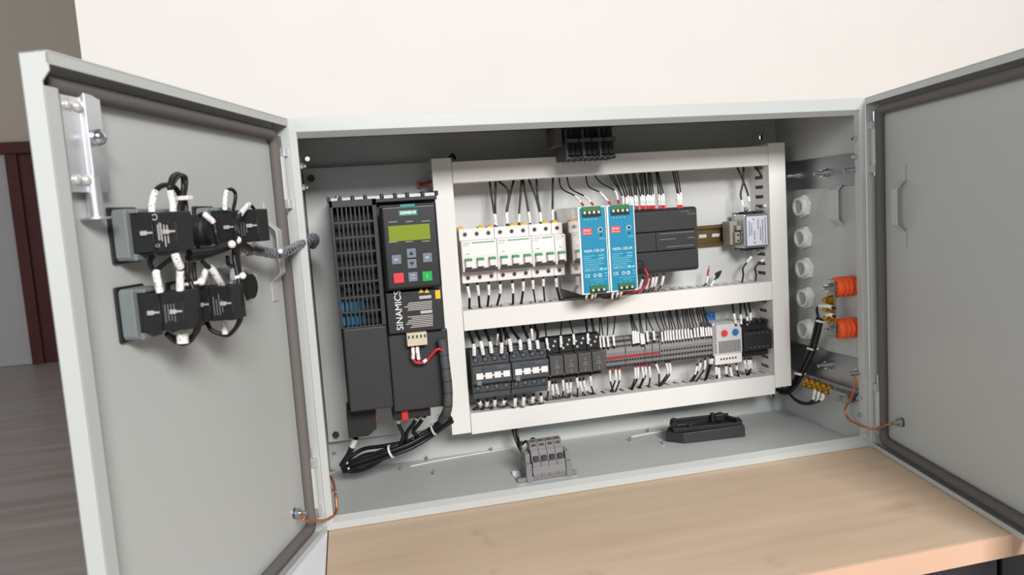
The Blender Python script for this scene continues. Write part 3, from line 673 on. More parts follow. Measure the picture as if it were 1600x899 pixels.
xa, xb, za, zb = rect(680, 453.5, 688, 467, YP); obj('warning_tag', MB().box(xa, xb, YP-1, YP, za, zb), yellow, pn, bevel=.2, label='yellow warning tag')
# connector and red jumper
xa, xb, za, zb = rect(636, 520, 667.5, 540.5, 18)
cn = obj('connector', MB().box(xa, xb, 18, 34, za, zb), cream, t, bevel=.6, label='cream five-way plug')
for k in range(5): x = xa + (xb-xa)*(k+.5)/5; obj('connector_hole', MB().box(x-1.2, x+1.2, 17.8, 18.2, za+10, za+14), MATS['slot_dark'], cn)
# bottom plugs
xa, xb, za, zb = rect(614, 634, 673, 654, 48)
obj('motor_plug', MB().box(xa, xb, 48, 90, za, zb+4), softblack, t, bevel=1)
xa, xb, za, zb = rect(627, 631, 637.5, 657, 46); obj('release_lever', MB().box(xa, xb, 44, 60, za, zb), redm, t, bevel=1, label='red plastic lever')
xa, xb, za, zb = rect(543, 645, 588, 683, 70)
obj('supply_plug', MB().prism([(xa, za), (xb-12, za), (xb, za+9), (xb, zb+5), (xa, zb+5)], 'y', 70, 120), softblack, t, bevel=1)
obj('supply_lever', MB().box(xb-3, xb+1.5, 78, 86, zb-14, zb), redm, t)

# ------------------------------------------------------------------ wires
def sleeve(o, a, b, r, m=None, name='wire_marker'): return obj(name, MB().tube([a, b], r, 10, raw=True), m or markm, o, smooth=60)
def wire(label, group, pts, r=1.25, sl=None, tip=None, m=None, cat='wire', name='wire', sr=1.95):
    sp = spline(pts, 8)
    o = obj(name, MB().tube(sp, r, 8, raw=True), m or wirem, None, smooth=60, label=label, cat=cat, group=group)
    if sl:
        i0, i1 = sorted(min(range(len(sp)), key=lambda i: (sp[i]-q).length) for q in sl)
        if i1 - i0 < 1: i1 = min(i0+1, len(sp)-1); i0 = i1-1
        obj('wire_marker', MB().tube(sp[i0:i1+1], sr, 10, raw=True), markm, o, smooth=60)
    if tip: sleeve(o, tip[0], tip[1], 1.6, redm, 'ferrule')
    return o
def wdrop(label, group, s, a, b, Ys, Ye, up=True, r=1.25, mids=(), tip=0, sr=1.95, ext=4):
    # s: where it leaves the duct, a and b: the two ends of its white sleeve
    P0 = at(s[0], s[1], Ys); PA = at(a[0], a[1], Ye + (Ys-Ye)*.12); PB = at(b[0], b[1], Ye)
    d = (PB - PA).normalized(); k = 10 if up else -10
    pts = [P0 + Vector((0, 0, k)), P0] + [at(x, y, Ys + (Ye-Ys)*f) for x, y, f in mids] + [PA, PB, PB + d*ext]
    return wire(label, group, pts, r, (PA, PB), (PB, PB + d*tip) if tip else None, sr=sr)
Z6 = lambda x, y: (690 + x/3.457, 230 + y/3.457)
G = 'wires entering the breakers from above'
for k, (sx, mx, my, a, b) in enumerate(((258, None, 0, (285, 362), (296, 424)), (292, 290, 300, (291, 364), (288, 420)), (300, 362, 240, (350, 355), (352, 415)), (390, 372, 250, (354, 352), (356, 412)), (432, 425, 280, (418, 362), (418, 408)), (440, 456, 270, (470, 350), (478, 410)), (470, 505, 260, (530, 355), (538, 405)), (512, 520, 280, (533, 352), (534, 402)), (601, 600, 280, (599, 338), (600, 396)))):
    lab = ['black wire at the far left above the breakers, ending in a shared white sleeve', 'second black wire above the breakers, straight and close to the first', 'black wire bending sideways across another above the breakers', 'black wire crossed by the bending one above the breakers', 'fifth black wire from the left duct above the breakers', 'sixth black wire from the left duct above the breakers', 'seventh black wire from the left duct above the breakers', 'eighth black wire from the left duct above the breakers', 'lone black wire above the single-pole breaker'][k]
    wdrop(lab, G, Z6(sx, 182 - sx*.02), Z6(*a), Z6(*b), 175, 162, True, 1.7, [(*Z6(mx, my), .5)] if mx else [], sr=2.4)
G = 'wires leaving the breakers below'
for k, (a, b, e) in enumerate((((140, 752), (150, 812), (150, 876)), ((194, 745), (200, 800), (206, 872)), ((254, 742), (255, 798), (248, 868)), ((316, 740), (316, 790), (300, 860)), ((382, 735), (386, 788), (386, 856)), ((441, 725), (440, 776), (430, 850)), ((492, 718), (495, 764), (507, 842)), ((549, 712), (550, 750), (557, 838)), ((618, 708), (622, 754), (640, 830)))):
    wdrop('black wire under the breakers, %s pole from the tall left duct' % ORD[k], G, Z6(*e), Z6(*b), Z6(*a), 172, 160, False, 1.9 if k not in (6, 7) else 1.3, sr=2.5)
Z7 = lambda x, y: (860 + x/3.1, 180 + y/3.1)
G = 'wires entering the power supplies from above'
for lab, s, mid, a, b in (('black wire sweeping down to the outer terminal of the first blue supply', (42, 298), (55, 355), (120, 392), (150, 426)), ('black wire sweeping down to the inner terminal of the first blue supply', (80, 296), (98, 355), (165, 393), (197, 424)), ('black wire sweeping down to the outer terminal of the second blue supply', (172, 288), (185, 345), (240, 375), (280, 418)), ('black wire sweeping down to the inner terminal of the second blue supply', (213, 287), (245, 328), (312, 368), (327, 412))):
    wdrop(lab, G, Z7(*s), Z7(*a), Z7(*b), 172, 93, True, 1.2, [(*Z7(*mid), .35)], tip=5, sr=1.7)
G = 'red tipped wires above the controller'
xs_ = [(285, 352), (300, 352), (322, 368), (335, 378), (362, 390), (372, 400), (398, 413), (408, 421), (405, 440), (432, 447), (440, 455), (450, 468), (455, 475), (472, 484), (478, 493), (485, 502), (510, 528), (515, 540), (520, 550), (590, 618), (600, 625), (612, 634)]
for k, (sx, ex_) in enumerate(xs_):
    sy = 284 - (sx-285)*.06; ty = 394 - (ex_-350)*.06 + (k % 3)*4
    wdrop('thin black wire with red tip above the controller, %s from the blue supplies' % ORD[k], G, Z7(sx, sy), Z7(ex_ - 3, ty), Z7(ex_ + 1, 441 - (ex_-350)*.02), 172, 126, True, 1.05, [(*Z7((sx*1.3+ex_*.7)/2, sy + 42), .4)], tip=6, sr=1.8, ext=7)
G = 'white sleeved wires under the controller'
for k, (a, b, e) in enumerate((((418, 800), (410, 840), (398, 866)), ((446, 795), (430, 845), (420, 862)), ((476, 790), (463, 838), (450, 860)), ((498, 785), (490, 832), (472, 858)), ((515, 782), (505, 828), (490, 856)), ((548, 778), (538, 822), (522, 852)))):
    wdrop('white-sleeved wire under the black controller, %s from the blue supplies' % ORD[k], G, Z7(*e), Z7(*b), Z7(*a), 168, 135, False, 1.3, sr=2.3)
G = 'white sleeved wires under the blue supplies'
for k, (a, b, e) in enumerate((((180, 860), (172, 890), (165, 898)), ((207, 858), (200, 890), (195, 897)), ((222, 858), (215, 882), (205, 897)), ((305, 852), (297, 890), (290, 896)), ((330, 848), (320, 880), (312, 894)), ((348, 846), (338, 876), (325, 892)))):
    wdrop('white-sleeved wire under the blue supplies, %s from the breakers' % ORD[k], G, Z7(*e), Z7(*b), Z7(*a), 150, 92, False, 1.2, tip=3, sr=1.7)
wire('red wire curling out of the black plug below the controller', None, [at(*Z7(444, 732), 112), at(*Z7(470, 770), 105), at(*Z7(468, 815), 105), at(*Z7(440, 845), 108), at(*Z7(405, 856), 112), at(*Z7(340, 858), 95)], 1.6, m=wred)
wire('black wire looping behind the blue supplies onto the duct below', None, [at(*Z7(225, 862), 100), at(*Z7(255, 885), 120), at(*Z7(300, 880), 130), at(*Z7(380, 862), 130), at(*Z7(420, 850), 140)], 1.5)
Z5b = lambda x, y: (690 + x/3.457, 230 + y/3.457)
wire('black wire lying on the duct beneath the first blue supply', None, [at(870, 472, 175), at(885, 466, 150), at(903, 464, 130), at(915, 466, 110)], 1.5)
# loose pair above the middle duct and the filter wires
Z8 = lambda x, y: (1080 + x/3.594, 220 + y/3.594)
G = 'wires of the line filter'
for lab, pts in (('black wire dropping from the top duct to the left filter terminal', [(295, 140), (292, 230), (278, 300), (290, 366)]), ('black wire crossing over to the middle filter terminal', [(250, 150), (290, 220), (318, 300), (326, 345)]), ('black wire bowing along the slotted duct to the right filter terminal', [(342, 140), (395, 200), (432, 290), (428, 350), (405, 372)])):
    P = [at(*Z8(*q), 172 - 3*i) for i, q in enumerate(pts)]; P[0] += Vector((0, 0, 6)); d = (P[-1]-P[-2]).normalized()
    wire(lab, G, P, 1.7, (P[-1] - d*9, P[-1] + d*1), sr=2.3)
for lab, pts in (('black wire with white sleeve under the left side of the filter', [(275, 808), (292, 760), (290, 720), (308, 690), (338, 652)]), ('black wire with white sleeve under the right side of the filter', [(350, 803), (365, 760), (360, 715), (385, 685), (425, 655)])):
    P = [at(*Z8(*q), 172) for q in pts]; P[0] -= Vector((0, 0, 8))
    wire(lab, G, P, 1.6, (P[3] + (P[4]-P[3])*.1, P[4]), sr=2.4)
P = [at(*Z8(*q), 172) for q in ((35, 838), (60, 825), (84, 800), (92, 760), (98, 722))]
o = wire('loose spare wire with red ferrule rising from the middle duct', 'spare wires above the middle duct', P, 1.5, (P[2], P[3]), (P[3], P[4])); sleeve(o, P[4], P[4] + (P[4]-P[3])*.5, .8, ferm, 'pin')
P = [at(*Z8(*q), 172) for q in ((85, 832), (108, 815), (130, 785), (148, 755))]
o = wire('loose spare wire ending in black tape above the middle duct', 'spare wires above the middle duct', P, 1.5, (P[1], P[2]))
ta = MB(); a = at(*Z8(150, 758), 172); ta.prism([(a.x-2, a.z-5), (a.x+3, a.z+1), (a.x+6, a.z+8), (a.x+1, a.z+6.5), (a.x-5, a.z+4)], 'y', 169, 174); obj('tape_end', ta, softblack, o)
# contactor and relay wires
Z1 = lambda x, y: (720 + x/4.995, 480 + y/4.995)
G = 'thick wires entering the contactors from above'
for k, (sx, a, b) in enumerate(((60, (100, 296), (104, 380)), (118, (155, 272), (175, 374)), (190, (228, 277), (240, 360)), (300, (318, 286), (316, 362)), (335, (378, 256), (392, 346)), (395, (458, 262), (466, 336)), (490, (530, 256), (540, 334)), (580, (596, 266), (604, 328)))):
    wdrop('thick black wire into a contactor from above, %s from the tall duct' % ORD[k], G, Z1(sx, 190 - sx*.055), Z1(*a), Z1(*b), 172, 133, True, 2.4, [(*Z1(600, 200), .4)] if k == 7 else [], sr=3.0)
for lab, s, a, b in (('slim sleeved wire behind the first contactor wires', (288, 180), (292, 212), (286, 300)), ('slim sleeved wire behind the second contactor wires', (545, 160), (552, 172), (560, 262)), ('short white sleeve of a wire beside the fifth contactor wire', (345, 175), (350, 262), (352, 296))):
    wdrop(lab, 'slim wires behind the contactors', Z1(*s), Z1(*a), Z1(*b), 172, 160, True, 1.6, sr=2.4)
G = 'thick wires leaving the contactors below'
for k, (a, b, e) in enumerate((((140, 738), (150, 765), (90, 815)), ((205, 735), (200, 770), (150, 812)), ((265, 722), (262, 768), (230, 800)), ((345, 725), (335, 755), (360, 786)), ((425, 708), (422, 772), (425, 790)), ((492, 700), (488, 768), (500, 785)), ((566, 695), (560, 742), (590, 775)), ((625, 690), (630, 735), (650, 765)))):
    wdrop('thick black wire under a contactor, %s from the tall duct' % ORD[k], G, Z1(*e), Z1(*b), Z1(*a), 172, 137, False, 2.4, sr=2.9)
G = 'wires entering the small relays from above'
for k, (sx, a, b) in enumerate(((658, (668, 246), (680, 330)), (785, (780, 230), (782, 314)), (850, (878, 214), (884, 294)), (980, (990, 210), (992, 288)))):
    wdrop('slim black wire into the %s small relay from the contactors' % ORD[k], G, Z1(sx, 128 - (sx-658)*.075), Z1(*a), Z1(*b), 172, 144, True, 1.2, sr=2.2)
G = 'wires leaving the small relays below'
for k, (a, b, e) in enumerate((((690, 575), (684, 650), (670, 742)), ((716, 600), (718, 684), (725, 728)), ((742, 598), (760, 680), (780, 722)), ((797, 566), (800, 650), (792, 720)), ((826, 588), (834, 668), (840, 714)), ((858, 585), (853, 664), (850, 712)), ((905, 550), (912, 626), (910, 706)), ((930, 578), (945, 655), (970, 698)), ((960, 572), (978, 652), (1030, 690)), ((1012, 538), (1016, 610), (1040, 688)))):
    wdrop('slim black wire under the relays, %s from the contactors' % ORD[k], G, Z1(*e), Z1(*b), Z1(*a), 172, 145, False, 1.4, sr=2.2)
Z2 = lambda x, y: (900 + x/5.287, 470 + y/5.287)
G = 'wires entering the terminal row from above'
sx0 = lambda x: 165 - x*.094
lst = [(75, 95, 278, 362), (125, 148, 286, 388), (135, 164, 288, 386), (195, 197, 294, 388), (205, 226, 290, 384), (262, 262, 292, 382), (322, 310, 285, 374), (448, 470, 252, 358), (455, 490, 252, 352), (465, 510, 256, 350), (520, 538, 272, 362), (528, 556, 275, 358), (575, 588, 252, 340), (582, 640, 252, 326), (645, 708, 258, 338), (690, 735, 250, 332), (715, 757, 246, 330), (755, 780, 246, 330), (770, 803, 244, 326), (780, 828, 240, 322), (825, 852, 240, 322), (835, 876, 236, 318), (880, 902, 234, 314), (900, 926, 232, 312), (915, 950, 242, 310), (940, 978, 228, 304), (960, 1003, 222, 302), (995, 1030, 218, 298), (1010, 1048, 218, 296), (1030, 1072, 224, 294), (1050, 1092, 216, 292), (1055, 1112, 222, 290)]
for k, (sx, mx, y0_, y1_) in enumerate(lst):
    if k >= len(ORD): ORD.append('thirty-' + ORD[k-30])
    wdrop('thin black wire into the grey terminals from above, %s from the relays' % ORD[k], G, Z2(sx, sx0(sx)), Z2(mx - 2, y0_), Z2(mx + 6, y1_), 172, 153, True, 1.1, [(*Z2((sx*1.2+mx*.8)/2, (sx0(sx)+y0_)/2), .5)], sr=1.75 if k > 13 else 2.1)
G = 'wires leaving the terminal row below'
for k, (a, b, e) in enumerate((((280, 574), (283, 664), (310, 765)), ((327, 570), (325, 655), (285, 770)), ((358, 570), (360, 655), (325, 762)), ((490, 552), (487, 642), (450, 742)), ((514, 548), (508, 640), (462, 740)), ((545, 546), (555, 636), (515, 734)), ((572, 545), (575, 614), (525, 732)), ((605, 544), (612, 632), (600, 722)), ((660, 522), (685, 600), (685, 714)), ((746, 516), (755, 604), (680, 716)), ((772, 515), (776, 602), (700, 714)), ((1000, 540), (982, 608), (940, 682)), ((1030, 512), (1012, 580), (960, 678)), ((1066, 492), (1060, 566), (995, 668)), ((1108, 480), (1104, 520), (1062, 664)), ((1128, 478), (1120, 520), (1075, 662)))):
    wdrop('thin black wire under the grey terminals, %s from the relays' % ORD[k], G, Z2(*e), Z2(*b), Z2(*a), 172, 154, False, 1.4, tip=3 if k < 8 else 0, sr=2.0)
Z3 = lambda x, y: (1070 + x/4.494, 440 + y/4.494)
G = 'wires under the thermostat'
for k, (a, b, e) in enumerate((((218, 598), (222, 652), (225, 672)), ((238, 604), (243, 680), (246, 694)), ((290, 596), (292, 648), (300, 660)), ((318, 602), (330, 665), (336, 676)), ((362, 590), (366, 620), (378, 668)))):
    wdrop('wire under the thermostat, %s from the terminal row' % ORD[k], G, Z3(*e), Z3(*b), Z3(*a), 172, 168, False, 1.5, sr=2.4)
G = 'wires of the small contactor'
for k, (a, b, e) in enumerate((((420, 552), (426, 610), (436, 658)), ((446, 550), (449, 615), (446, 662)), ((462, 550), (464, 606), (452, 660)))):
    wdrop('wire under the small black contactor, %s from the thermostat' % ORD[k], G, Z3(*e), Z3(*b), Z3(*a), 172, 156, False, 1.5, sr=2.3)
for k, (sx, a, b) in enumerate(((335, (345, 228), (358, 296)), (390, (392, 234), (396, 300)), (418, (437, 250), (438, 306)), (450, (461, 222), (462, 292)))):
    wdrop('wire above the small black contactor, %s from the thermostat' % ORD[k], G, Z3(sx, 172 - (sx-335)*.1), Z3(*a), Z3(*b), 172, 157, True, 1.6, sr=2.2)

# ------------------------------------------------------------------ cables around the inverter
def V(x, y, Y): return at(x, y, Y)
P1 = V(645, 541, 22); P2 = V(652, 541, 22)
o = wire('red wire from the cream plug curving into the grey split conduit', 'wires of the cream plug', [P1, V(645.5, 552, 20), V(646, 562, 20), V(652, 567, 20), V(664, 566, 18), V(674, 555, 16), V(684, 546, 14), V(693, 549, 16), V(698, 560, 22)], 1.7, m=wred, sl=(V(644.5, 543, 20), V(646, 561, 20)), sr=2.5)
sleeve(o, V(662, 566, 18), V(667, 562, 17), 2.4)
wire('short red wire with white sleeve beside the red wire of the cream plug', 'wires of the cream plug', [P2, V(652.5, 550, 20), V(654, 560, 20), V(655, 566, 20)], 1.6, m=wred, sl=(V(652, 543, 20), V(654, 562, 20)), sr=2.5)
cp = [V(690, 530, 20), V(693, 548, 20), V(697, 580, 18), V(700, 610, 18), V(699, 640, 20), V(691, 656, 42)]
cm = obj('split_conduit', MB().tube(cp, 6.2, 12), MATS['conduit'] if 'conduit' in MATS else mat('conduit', (74, 74, 76), .5), None, smooth=60, label='dark grey split conduit running down between the inverter and the tall duct', cat='conduit')
sp_ = spline(cp, 8)
for k in range(10, 40, 5):
    d = (sp_[min(k+1, len(sp_)-1)] - sp_[k-1]).normalized(); obj('conduit_joint', MB().tube([sp_[k] - d*.5, sp_[k] + d*.5], 6.5, 12, raw=True), black, cm)
obj('conduit_end', MB().tube([V(690, 654, 50), V(684, 652, 60)], 5, 10, raw=True), clearp, cm)
cb = thing('cable_bundle', 'thick bundle of black cables tied together below the inverter', 'cable', V(610, 705, 150))
def bun(p, off, r): return obj('cable', MB().tube([q + Vector(off)*(1 if 0 < i < len(p)-1 else .8) for i, q in enumerate(p)], r, 8), wirem, cb, smooth=60)
main = [V(706, 655, 150), V(690, 664, 140), V(668, 680, 125), V(640, 696, 120), V(610, 707, 120), V(580, 718, 125), V(552, 727, 130), V(536, 734, 140)]
for off, r in (((0, 0, 0), 3.4), ((0, 4, 5), 3.2), ((1, -3, -4), 3.0), ((-1, -4, 3), 3.0), ((0, 6, -2), 3.2)): bun(main, off, r)
loopc = [V(640, 694, 118), V(600, 702, 128), V(568, 707, 140), V(545, 722, 140), V(537, 733, 140)]
bun(loopc, (0, 2, 4), 3); bun([V(645, 690, 120), V(604, 706, 126), V(570, 712, 136), V(547, 726, 138), V(538, 734, 140)], (0, 0, 0), 3.4); bun([V(650, 690, 120), V(608, 711, 128), V(572, 722, 134), V(550, 731, 137), V(540, 736, 140)], (0, 4, 0), 3.4); bun([V(612, 706, 122), V(580, 727, 128), V(556, 735, 135), V(538, 735, 140)], (0, 0, -2), 2.8)
for px_, py_, Y, dz in ((676, 672, 124, 9.5), (610, 707, 118, 10), (545, 730, 134, 8)):
    q = V(px_, py_, Y); obj('cable_tie', MB().ring((q.x, q.y+2, q.z), Vector((.8, -.2, .3)), dz, dz-2, 2.6, 18), lwhite, cb)
G = 'cables plugged in under the inverter'
wire('black motor cable from the left of the bottom plug into the bundle', G, [V(622, 655, 70), V(624, 666, 80), V(630, 680, 100), V(626, 696, 118)], 3, (V(621, 654, 70), V(623, 661, 74)), sr=3.2)
wire('black motor cable from the middle of the bottom plug into the bundle', G, [V(652, 652, 70), V(645, 664, 80), V(636, 676, 100), V(634, 690, 118)], 3, (V(653, 650, 68), V(650, 656, 72)), sr=3.2)
wire('black motor cable from the right of the bottom plug into the bundle', G, [V(663, 651, 70), V(654, 664, 80), V(646, 674, 100), V(652, 682, 118)], 3, (V(664, 650, 68), V(661, 655, 72)), sr=3.2)
wire('black supply cable under the left plug with one white sleeve', G, [V(556, 684, 95), V(552, 694, 100), V(545, 710, 112), V(534, 727, 130)], 4.2, (V(555, 684, 96), V(551, 697, 102)), sr=4.4)
o = wire('short red cable lug sticking out behind the tall duct above the inverter', None, [V(656, 289, 196), V(666, 286, 190), V(678, 284, 188), V(690, 285, 190)], 2.2, m=wred); obj('lug_ring', MB().ring(V(656, 289, 198), (0, -1, 0), 4.2, 1.6, 2), wred, o)
wire('black cable peeping over the top of the tall duct', None, [V(702, 258, 160), V(703, 247, 165), V(707, 242, 172), V(711, 248, 178)], 2.6)
wire('black cable running behind the inverter beside the label panel', None, [V(681, 522, 50), V(687, 534, 52), V(692, 548, 54)], 3.4)

# ------------------------------------------------------------------ terminal block upside down under the cabinet top
t = thing('ceiling_terminal_block', 'dark terminal block hanging upside down from the cabinet top', 'terminal block', (470, 110, 470))
x0 = at(884, 225, 85).x; x1 = at(962, 225, 85).x; zt = 515; y0, y1 = 82, 138
zb = at(920, 245, 85).z; zm = at(920, 220, 85).z
obj('mount', MB().box(x0-16, x1+2, 95, 125, zt-14, zt), black, t, bevel=.6)
n = 9
for k in range(n):
    a = x0 + (x1-x0)*k/n; b = a + (x1-x0)/n
    pr = [(y0+14, zt-14), (y0+14, zm+6), (y0, zm+4), (y0, zm-2), (y0+10, zm-4), (y0+10, zb+4), (y0+3, zb+1), (y0+3, zb-2), (y1-6, zb-2), (y1, zb+8), (y1, zt-14)]
    obj('terminal', MB().prism(pr, 'x', a+.3, b-.6), softblack if k % 3 else black, t, bevel=.3)
for k in (0, 3, 6): a = x0 + (x1-x0)*k/n; obj('partition', MB().prism([(y0+1, zt-16), (y0-.6, zm+6), (y0-1, zb-1), (y1-2, zb-1), (y1-2, zt-16)], 'x', a-.8, a+.9), darkg, t, bevel=.3)
for k in range(n+1): a = x0 + (x1-x0)*k/n; obj('rib', MB().box(a-1.2, a+.6, y0+2, y1-6, zb-3.6, zb-1.6), darkg, t, bevel=.3)
obj('end_stop', MB().box(x0-15, x0-5, 84, 130, zm-6, zt-8), darkg, t, bevel=1)
for k in range(4): 
    a = x0 + (x1-x0)*(k+.5)/4; obj('marker_strip', MB().box(a-8, a+8, y0-.7, y0, zm-1.5, zm+3.5), darkg, t, bevel=.3)

# ------------------------------------------------------------------ loose things on the cabinet floor
t = thing('loose_terminal_block', 'grey four-way terminal block on a short rail lying on the cabinet floor', 'terminal block', (0, 0, 0) if False else atz(855, 740, 1.5))
q0 = atz(812, 755, 2); q1 = atz(901, 741, 2)
ex_ = Vector((q1.x-q0.x, q1.y-q0.y, 0)); Lr = ex_.length; ex_.normalize(); ey_ = Vector((-ex_.y, ex_.x, 0))
TF = lambda a, b, z: Vector((q0.x, q0.y, 1.6)) + ex_*a + ey_*b + Vector((0, 0, z))
obj('rail', MB(TF).box(-2, Lr, 0, 35, 0, 1.4).box(-2, Lr, 0, 1.4, 0, 7).box(-2, Lr, 33.6, 35, 0, 7), brushed, t)
tw = Lr*.66; ta = Lr*.2
for k in range(4):
    a = ta + 4 + k*(tw-8)/4; b = a + (tw-8)/4 - .5
    o = obj('terminal', MB(TF).add([(x, y, z) for x in (a, b) for y, z in ((0, 2), (-2, 8), (0, 26), (5, 27), (7, 40), (12, 44), (12, 52), (24, 54), (24, 46), (33, 40), (38, 22), (38, 2))], [tuple(range(12)), tuple(range(23, 11, -1))] + [(i, (i+1) % 12, 12+(i+1) % 12, 12+i) for i in range(12)]), terg, t, bevel=.4)
    m_ = (a+b)/2; w_ = (b-a)*.3
    obj('opening', MB(TF).box(m_-w_, m_+w_, -1, 6, 28.5, 34).box(m_-w_, m_+w_, 11.6, 16, 46.5, 50), MATS['slot_dark'], o)
    obj('screw_well', MB(TF).box(m_-w_, m_+w_, 14, 20, 53, 53.6), MATS['slot_dark'], o)
for a, h in ((ta-7, 40), (ta+tw-4, 36)): obj('end_bracket', MB(TF).box(a, a+9, -3, 34, 0, h-14).box(a+1, a+8, 2, 28, h-14, h), terg, t, bevel=1)
obj('marker_strip', MB(TF).box(ta+3, ta+tw-5, -2.6, -1, 10, 20), MATS['strip_grey'], t, bevel=.3)
G = 'black wires of the loose terminal block'
wire('black wire dropping from the lowest duct behind the loose terminal block', G, [V(800, 668, 180), V(805, 684, 175), V(810, 697, 168), V(816, 708, 150)], 2.2)
wire('black wire looping beside the loose terminal block', G, [V(806, 668, 182), V(810, 688, 172), V(814, 695, 150), V(822, 690, 140), V(826, 698, 135), V(819, 707, 138), V(813, 699, 142), V(816, 690, 146)], 2.2)
wire('black wire bending over the back of the loose terminal block', G, [V(818, 706, 140), V(826, 694, 138), V(832, 686, 135), V(838, 690, 128), V(839, 697, 120)], 2.2, (V(821, 703, 140), V(826, 694, 138)), sr=2.6)

t = thing('plastic_cover', 'black plastic cover shell lying on a slab on the cabinet floor', 'cover', atz(1100, 685, 1.5))
a0 = atz(1070, 694, 1.6); a1 = atz(1165, 683, 1.6); e1 = Vector((a1.x-a0.x, a1.y-a0.y, 0)); Lc = e1.length; e1.normalize(); e2 = Vector((-e1.y, e1.x, 0))
TC = lambda a, b, z: Vector((a0.x, a0.y, 1.7)) + e1*a + e2*b + Vector((0, 0, z))
dp = 44
obj('slab', MB(TC).add([(-24, 20, 0), (0, 0, 0), (Lc, 0, 0), (Lc, dp, 0), (-10, dp, 0), (-24, 20, 17), (-2, 1, 17), (Lc, 1, 19), (Lc, dp, 19), (-10, dp, 17)], [(0, 1, 2, 3, 4), (9, 8, 7, 6, 5)] + [(i, (i+1) % 5, 5+(i+1) % 5, 5+i) for i in range(5)]), dark, t, bevel=1.2, label='dark grey slab under the shell')
obj('colour_mark', MB(TC).box(-14, -6, 15, 17, 17, 17.4), teal, t)
fr_ = MB(TC); o_ = [(-16, 4), (Lc-4, 1), (Lc+2, 16), (Lc-8, dp), (-8, dp)]
z0c, z1c = 18.5, 25
for i in range(5):
    p, q = Vector(o_[i]), Vector(o_[(i+1) % 5]); c = Vector((Lc/2-5, dp/2)); pi_, qi = p.lerp(c, .16), q.lerp(c, .16)
    fr_.add([(p.x, p.y, z0c), (q.x, q.y, z0c), (qi.x, qi.y, z0c), (pi_.x, pi_.y, z0c), (p.x, p.y, z1c), (q.x, q.y, z1c), (qi.x, qi.y, z1c), (pi_.x, pi_.y, z1c)], [(0, 3, 2, 1), (4, 5, 6, 7), (0, 1, 5, 4), (1, 2, 6, 5), (2, 3, 7, 6), (3, 0, 4, 7)])
sh_ = obj('shell', fr_, softblack, t, bevel=1)
obj('back_wall', MB(TC).box(-8, Lc-10, dp-5, dp-2, 24, 30), softblack, t, bevel=1)
for a, b, h in ((-14, 14, 31), (10, 6, 29), (Lc-44, dp-14, 35), (Lc-30, dp-12, 34), (Lc-10, 10, 29), (-6, dp-10, 32)): obj('clip', MB(TC).box(a, a+7, b, b+6, 20, h), softblack, t, bevel=.8)
obj('rib', MB(TC).box(Lc-38, Lc-24, dp-18, dp-6, 22, 33), black, t, bevel=1.5)
for lab, p in (('thin pale line running straight on the cabinet floor behind the loose terminal block', [(642, 729), (680, 721), (730, 712), (800, 700)]), ('thin pale line on the cabinet floor beside the black plastic cover', [(986, 683), (1012, 678), (1042, 673)])):
    P = [atz(x, y, 2.4) for x, y in p]; obj('pale_line', MB().tube(P, .8, 6), lwhite, None, smooth=60, label=lab, cat='wire')  # thin white tubes along the pale lines on the floor

# ------------------------------------------------------------------ right inner wall
for k, (gx, gy) in enumerate(((1251, 323), (1253, 372), (1255, 420), (1257, 466), (1258, 515))):
    q = atx(gx, gy, 790)
    t = thing('cable_gland', 'white cable gland on the right inner wall, %s from the top' % ORD[k], 'cable gland', (798.5, q.y, q.z-19), 'white cable glands in a column')
    m = MB(); m.ring((798.4, q.y, q.z), (-1, 0, 0), 19.2, 13, 7.5, 24, 6); obj('lock_nut', m, glandm, t, bevel=1)
    m = MB(); m.ring((798.4, q.y, q.z), (-1, 0, 0), 14.6, 11, 14, 24); obj('threaded_ring', m, glandm, t, smooth=40)
    m = MB(); m.cyl((798.4, q.y, q.z), (-1, 0, 0), 11, 2, 20); obj('inner_seal', m, MATS['seal_grey'] if 'seal_grey' in MATS else mat('seal_grey', (160, 164, 160), .6), t)
t = None
ins = []
for k, (ix, iy) in enumerate(((1318, 448), (1321, 513))):
    q = atx(ix, iy, 782); ins.append(q)
    t = thing('standoff_insulator', ['orange ribbed standoff insulator, upper one on the right inner wall', 'orange ribbed standoff insulator, lower one on the right inner wall'][k], 'insulator', (798.5, q.y, q.z-15), 'orange insulators')
    pr = [(12, 0)]
    for r in range(4): pr += [(15, .5+r*8), (15.8, 2+r*8), (15.8, 5+r*8), (13.2, 6.5+r*8), (13.2, 7.6+r*8)]
    pr += [(12, 33)]
    m = MB(); m.lathe(pr, (798.4, q.y, q.z), (-1, 0, 0), 6 if False else 18); obj('ribbed_body', m, orange, t, smooth=35)
    m = MB(); m.cyl((765.4, q.y, q.z), (-1, 0, 0), 8, 2, 16); obj('metal_insert', m, steel, t)
ya = (ins[0].y + ins[1].y)/2
t = thing('copper_busbar', 'short vertical busbar with brass bolts between the two orange insulators', 'busbar', (762, ya, ins[1].z-10))
obj('bar', MB().box(759.5, 763, ins[0].y-8, ins[0].y+8, ins[1].z-12, ins[0].z+12), MATS['tin'] if 'tin' in MATS else mat('tin', (176, 170, 160), .3, 1.0), t, bevel=.5)
hz = ins[0].z - ins[1].z
for f, mm, r in ((1, steel, 7.5), (.72, brass, 6.2), (.5, brass, 6.5), (.29, brass, 6.2), (0, steel, 7.5)):
    y = ins[1].y + (ins[0].y-ins[1].y)*f; z = ins[1].z + hz*f
    b = MB(); b.lathe([(r+1.5, 0), (r+1.5, 1.4), (r, 1.4), (r, 7), (3.4, 7), (3.4, 12), (2.4, 14)], (759.4, y, z), (-1, 0, 0), 6 if r > 6.4 else 12); obj('bolt', b, mm, t, label='brass bolt' if mm is brass else None)
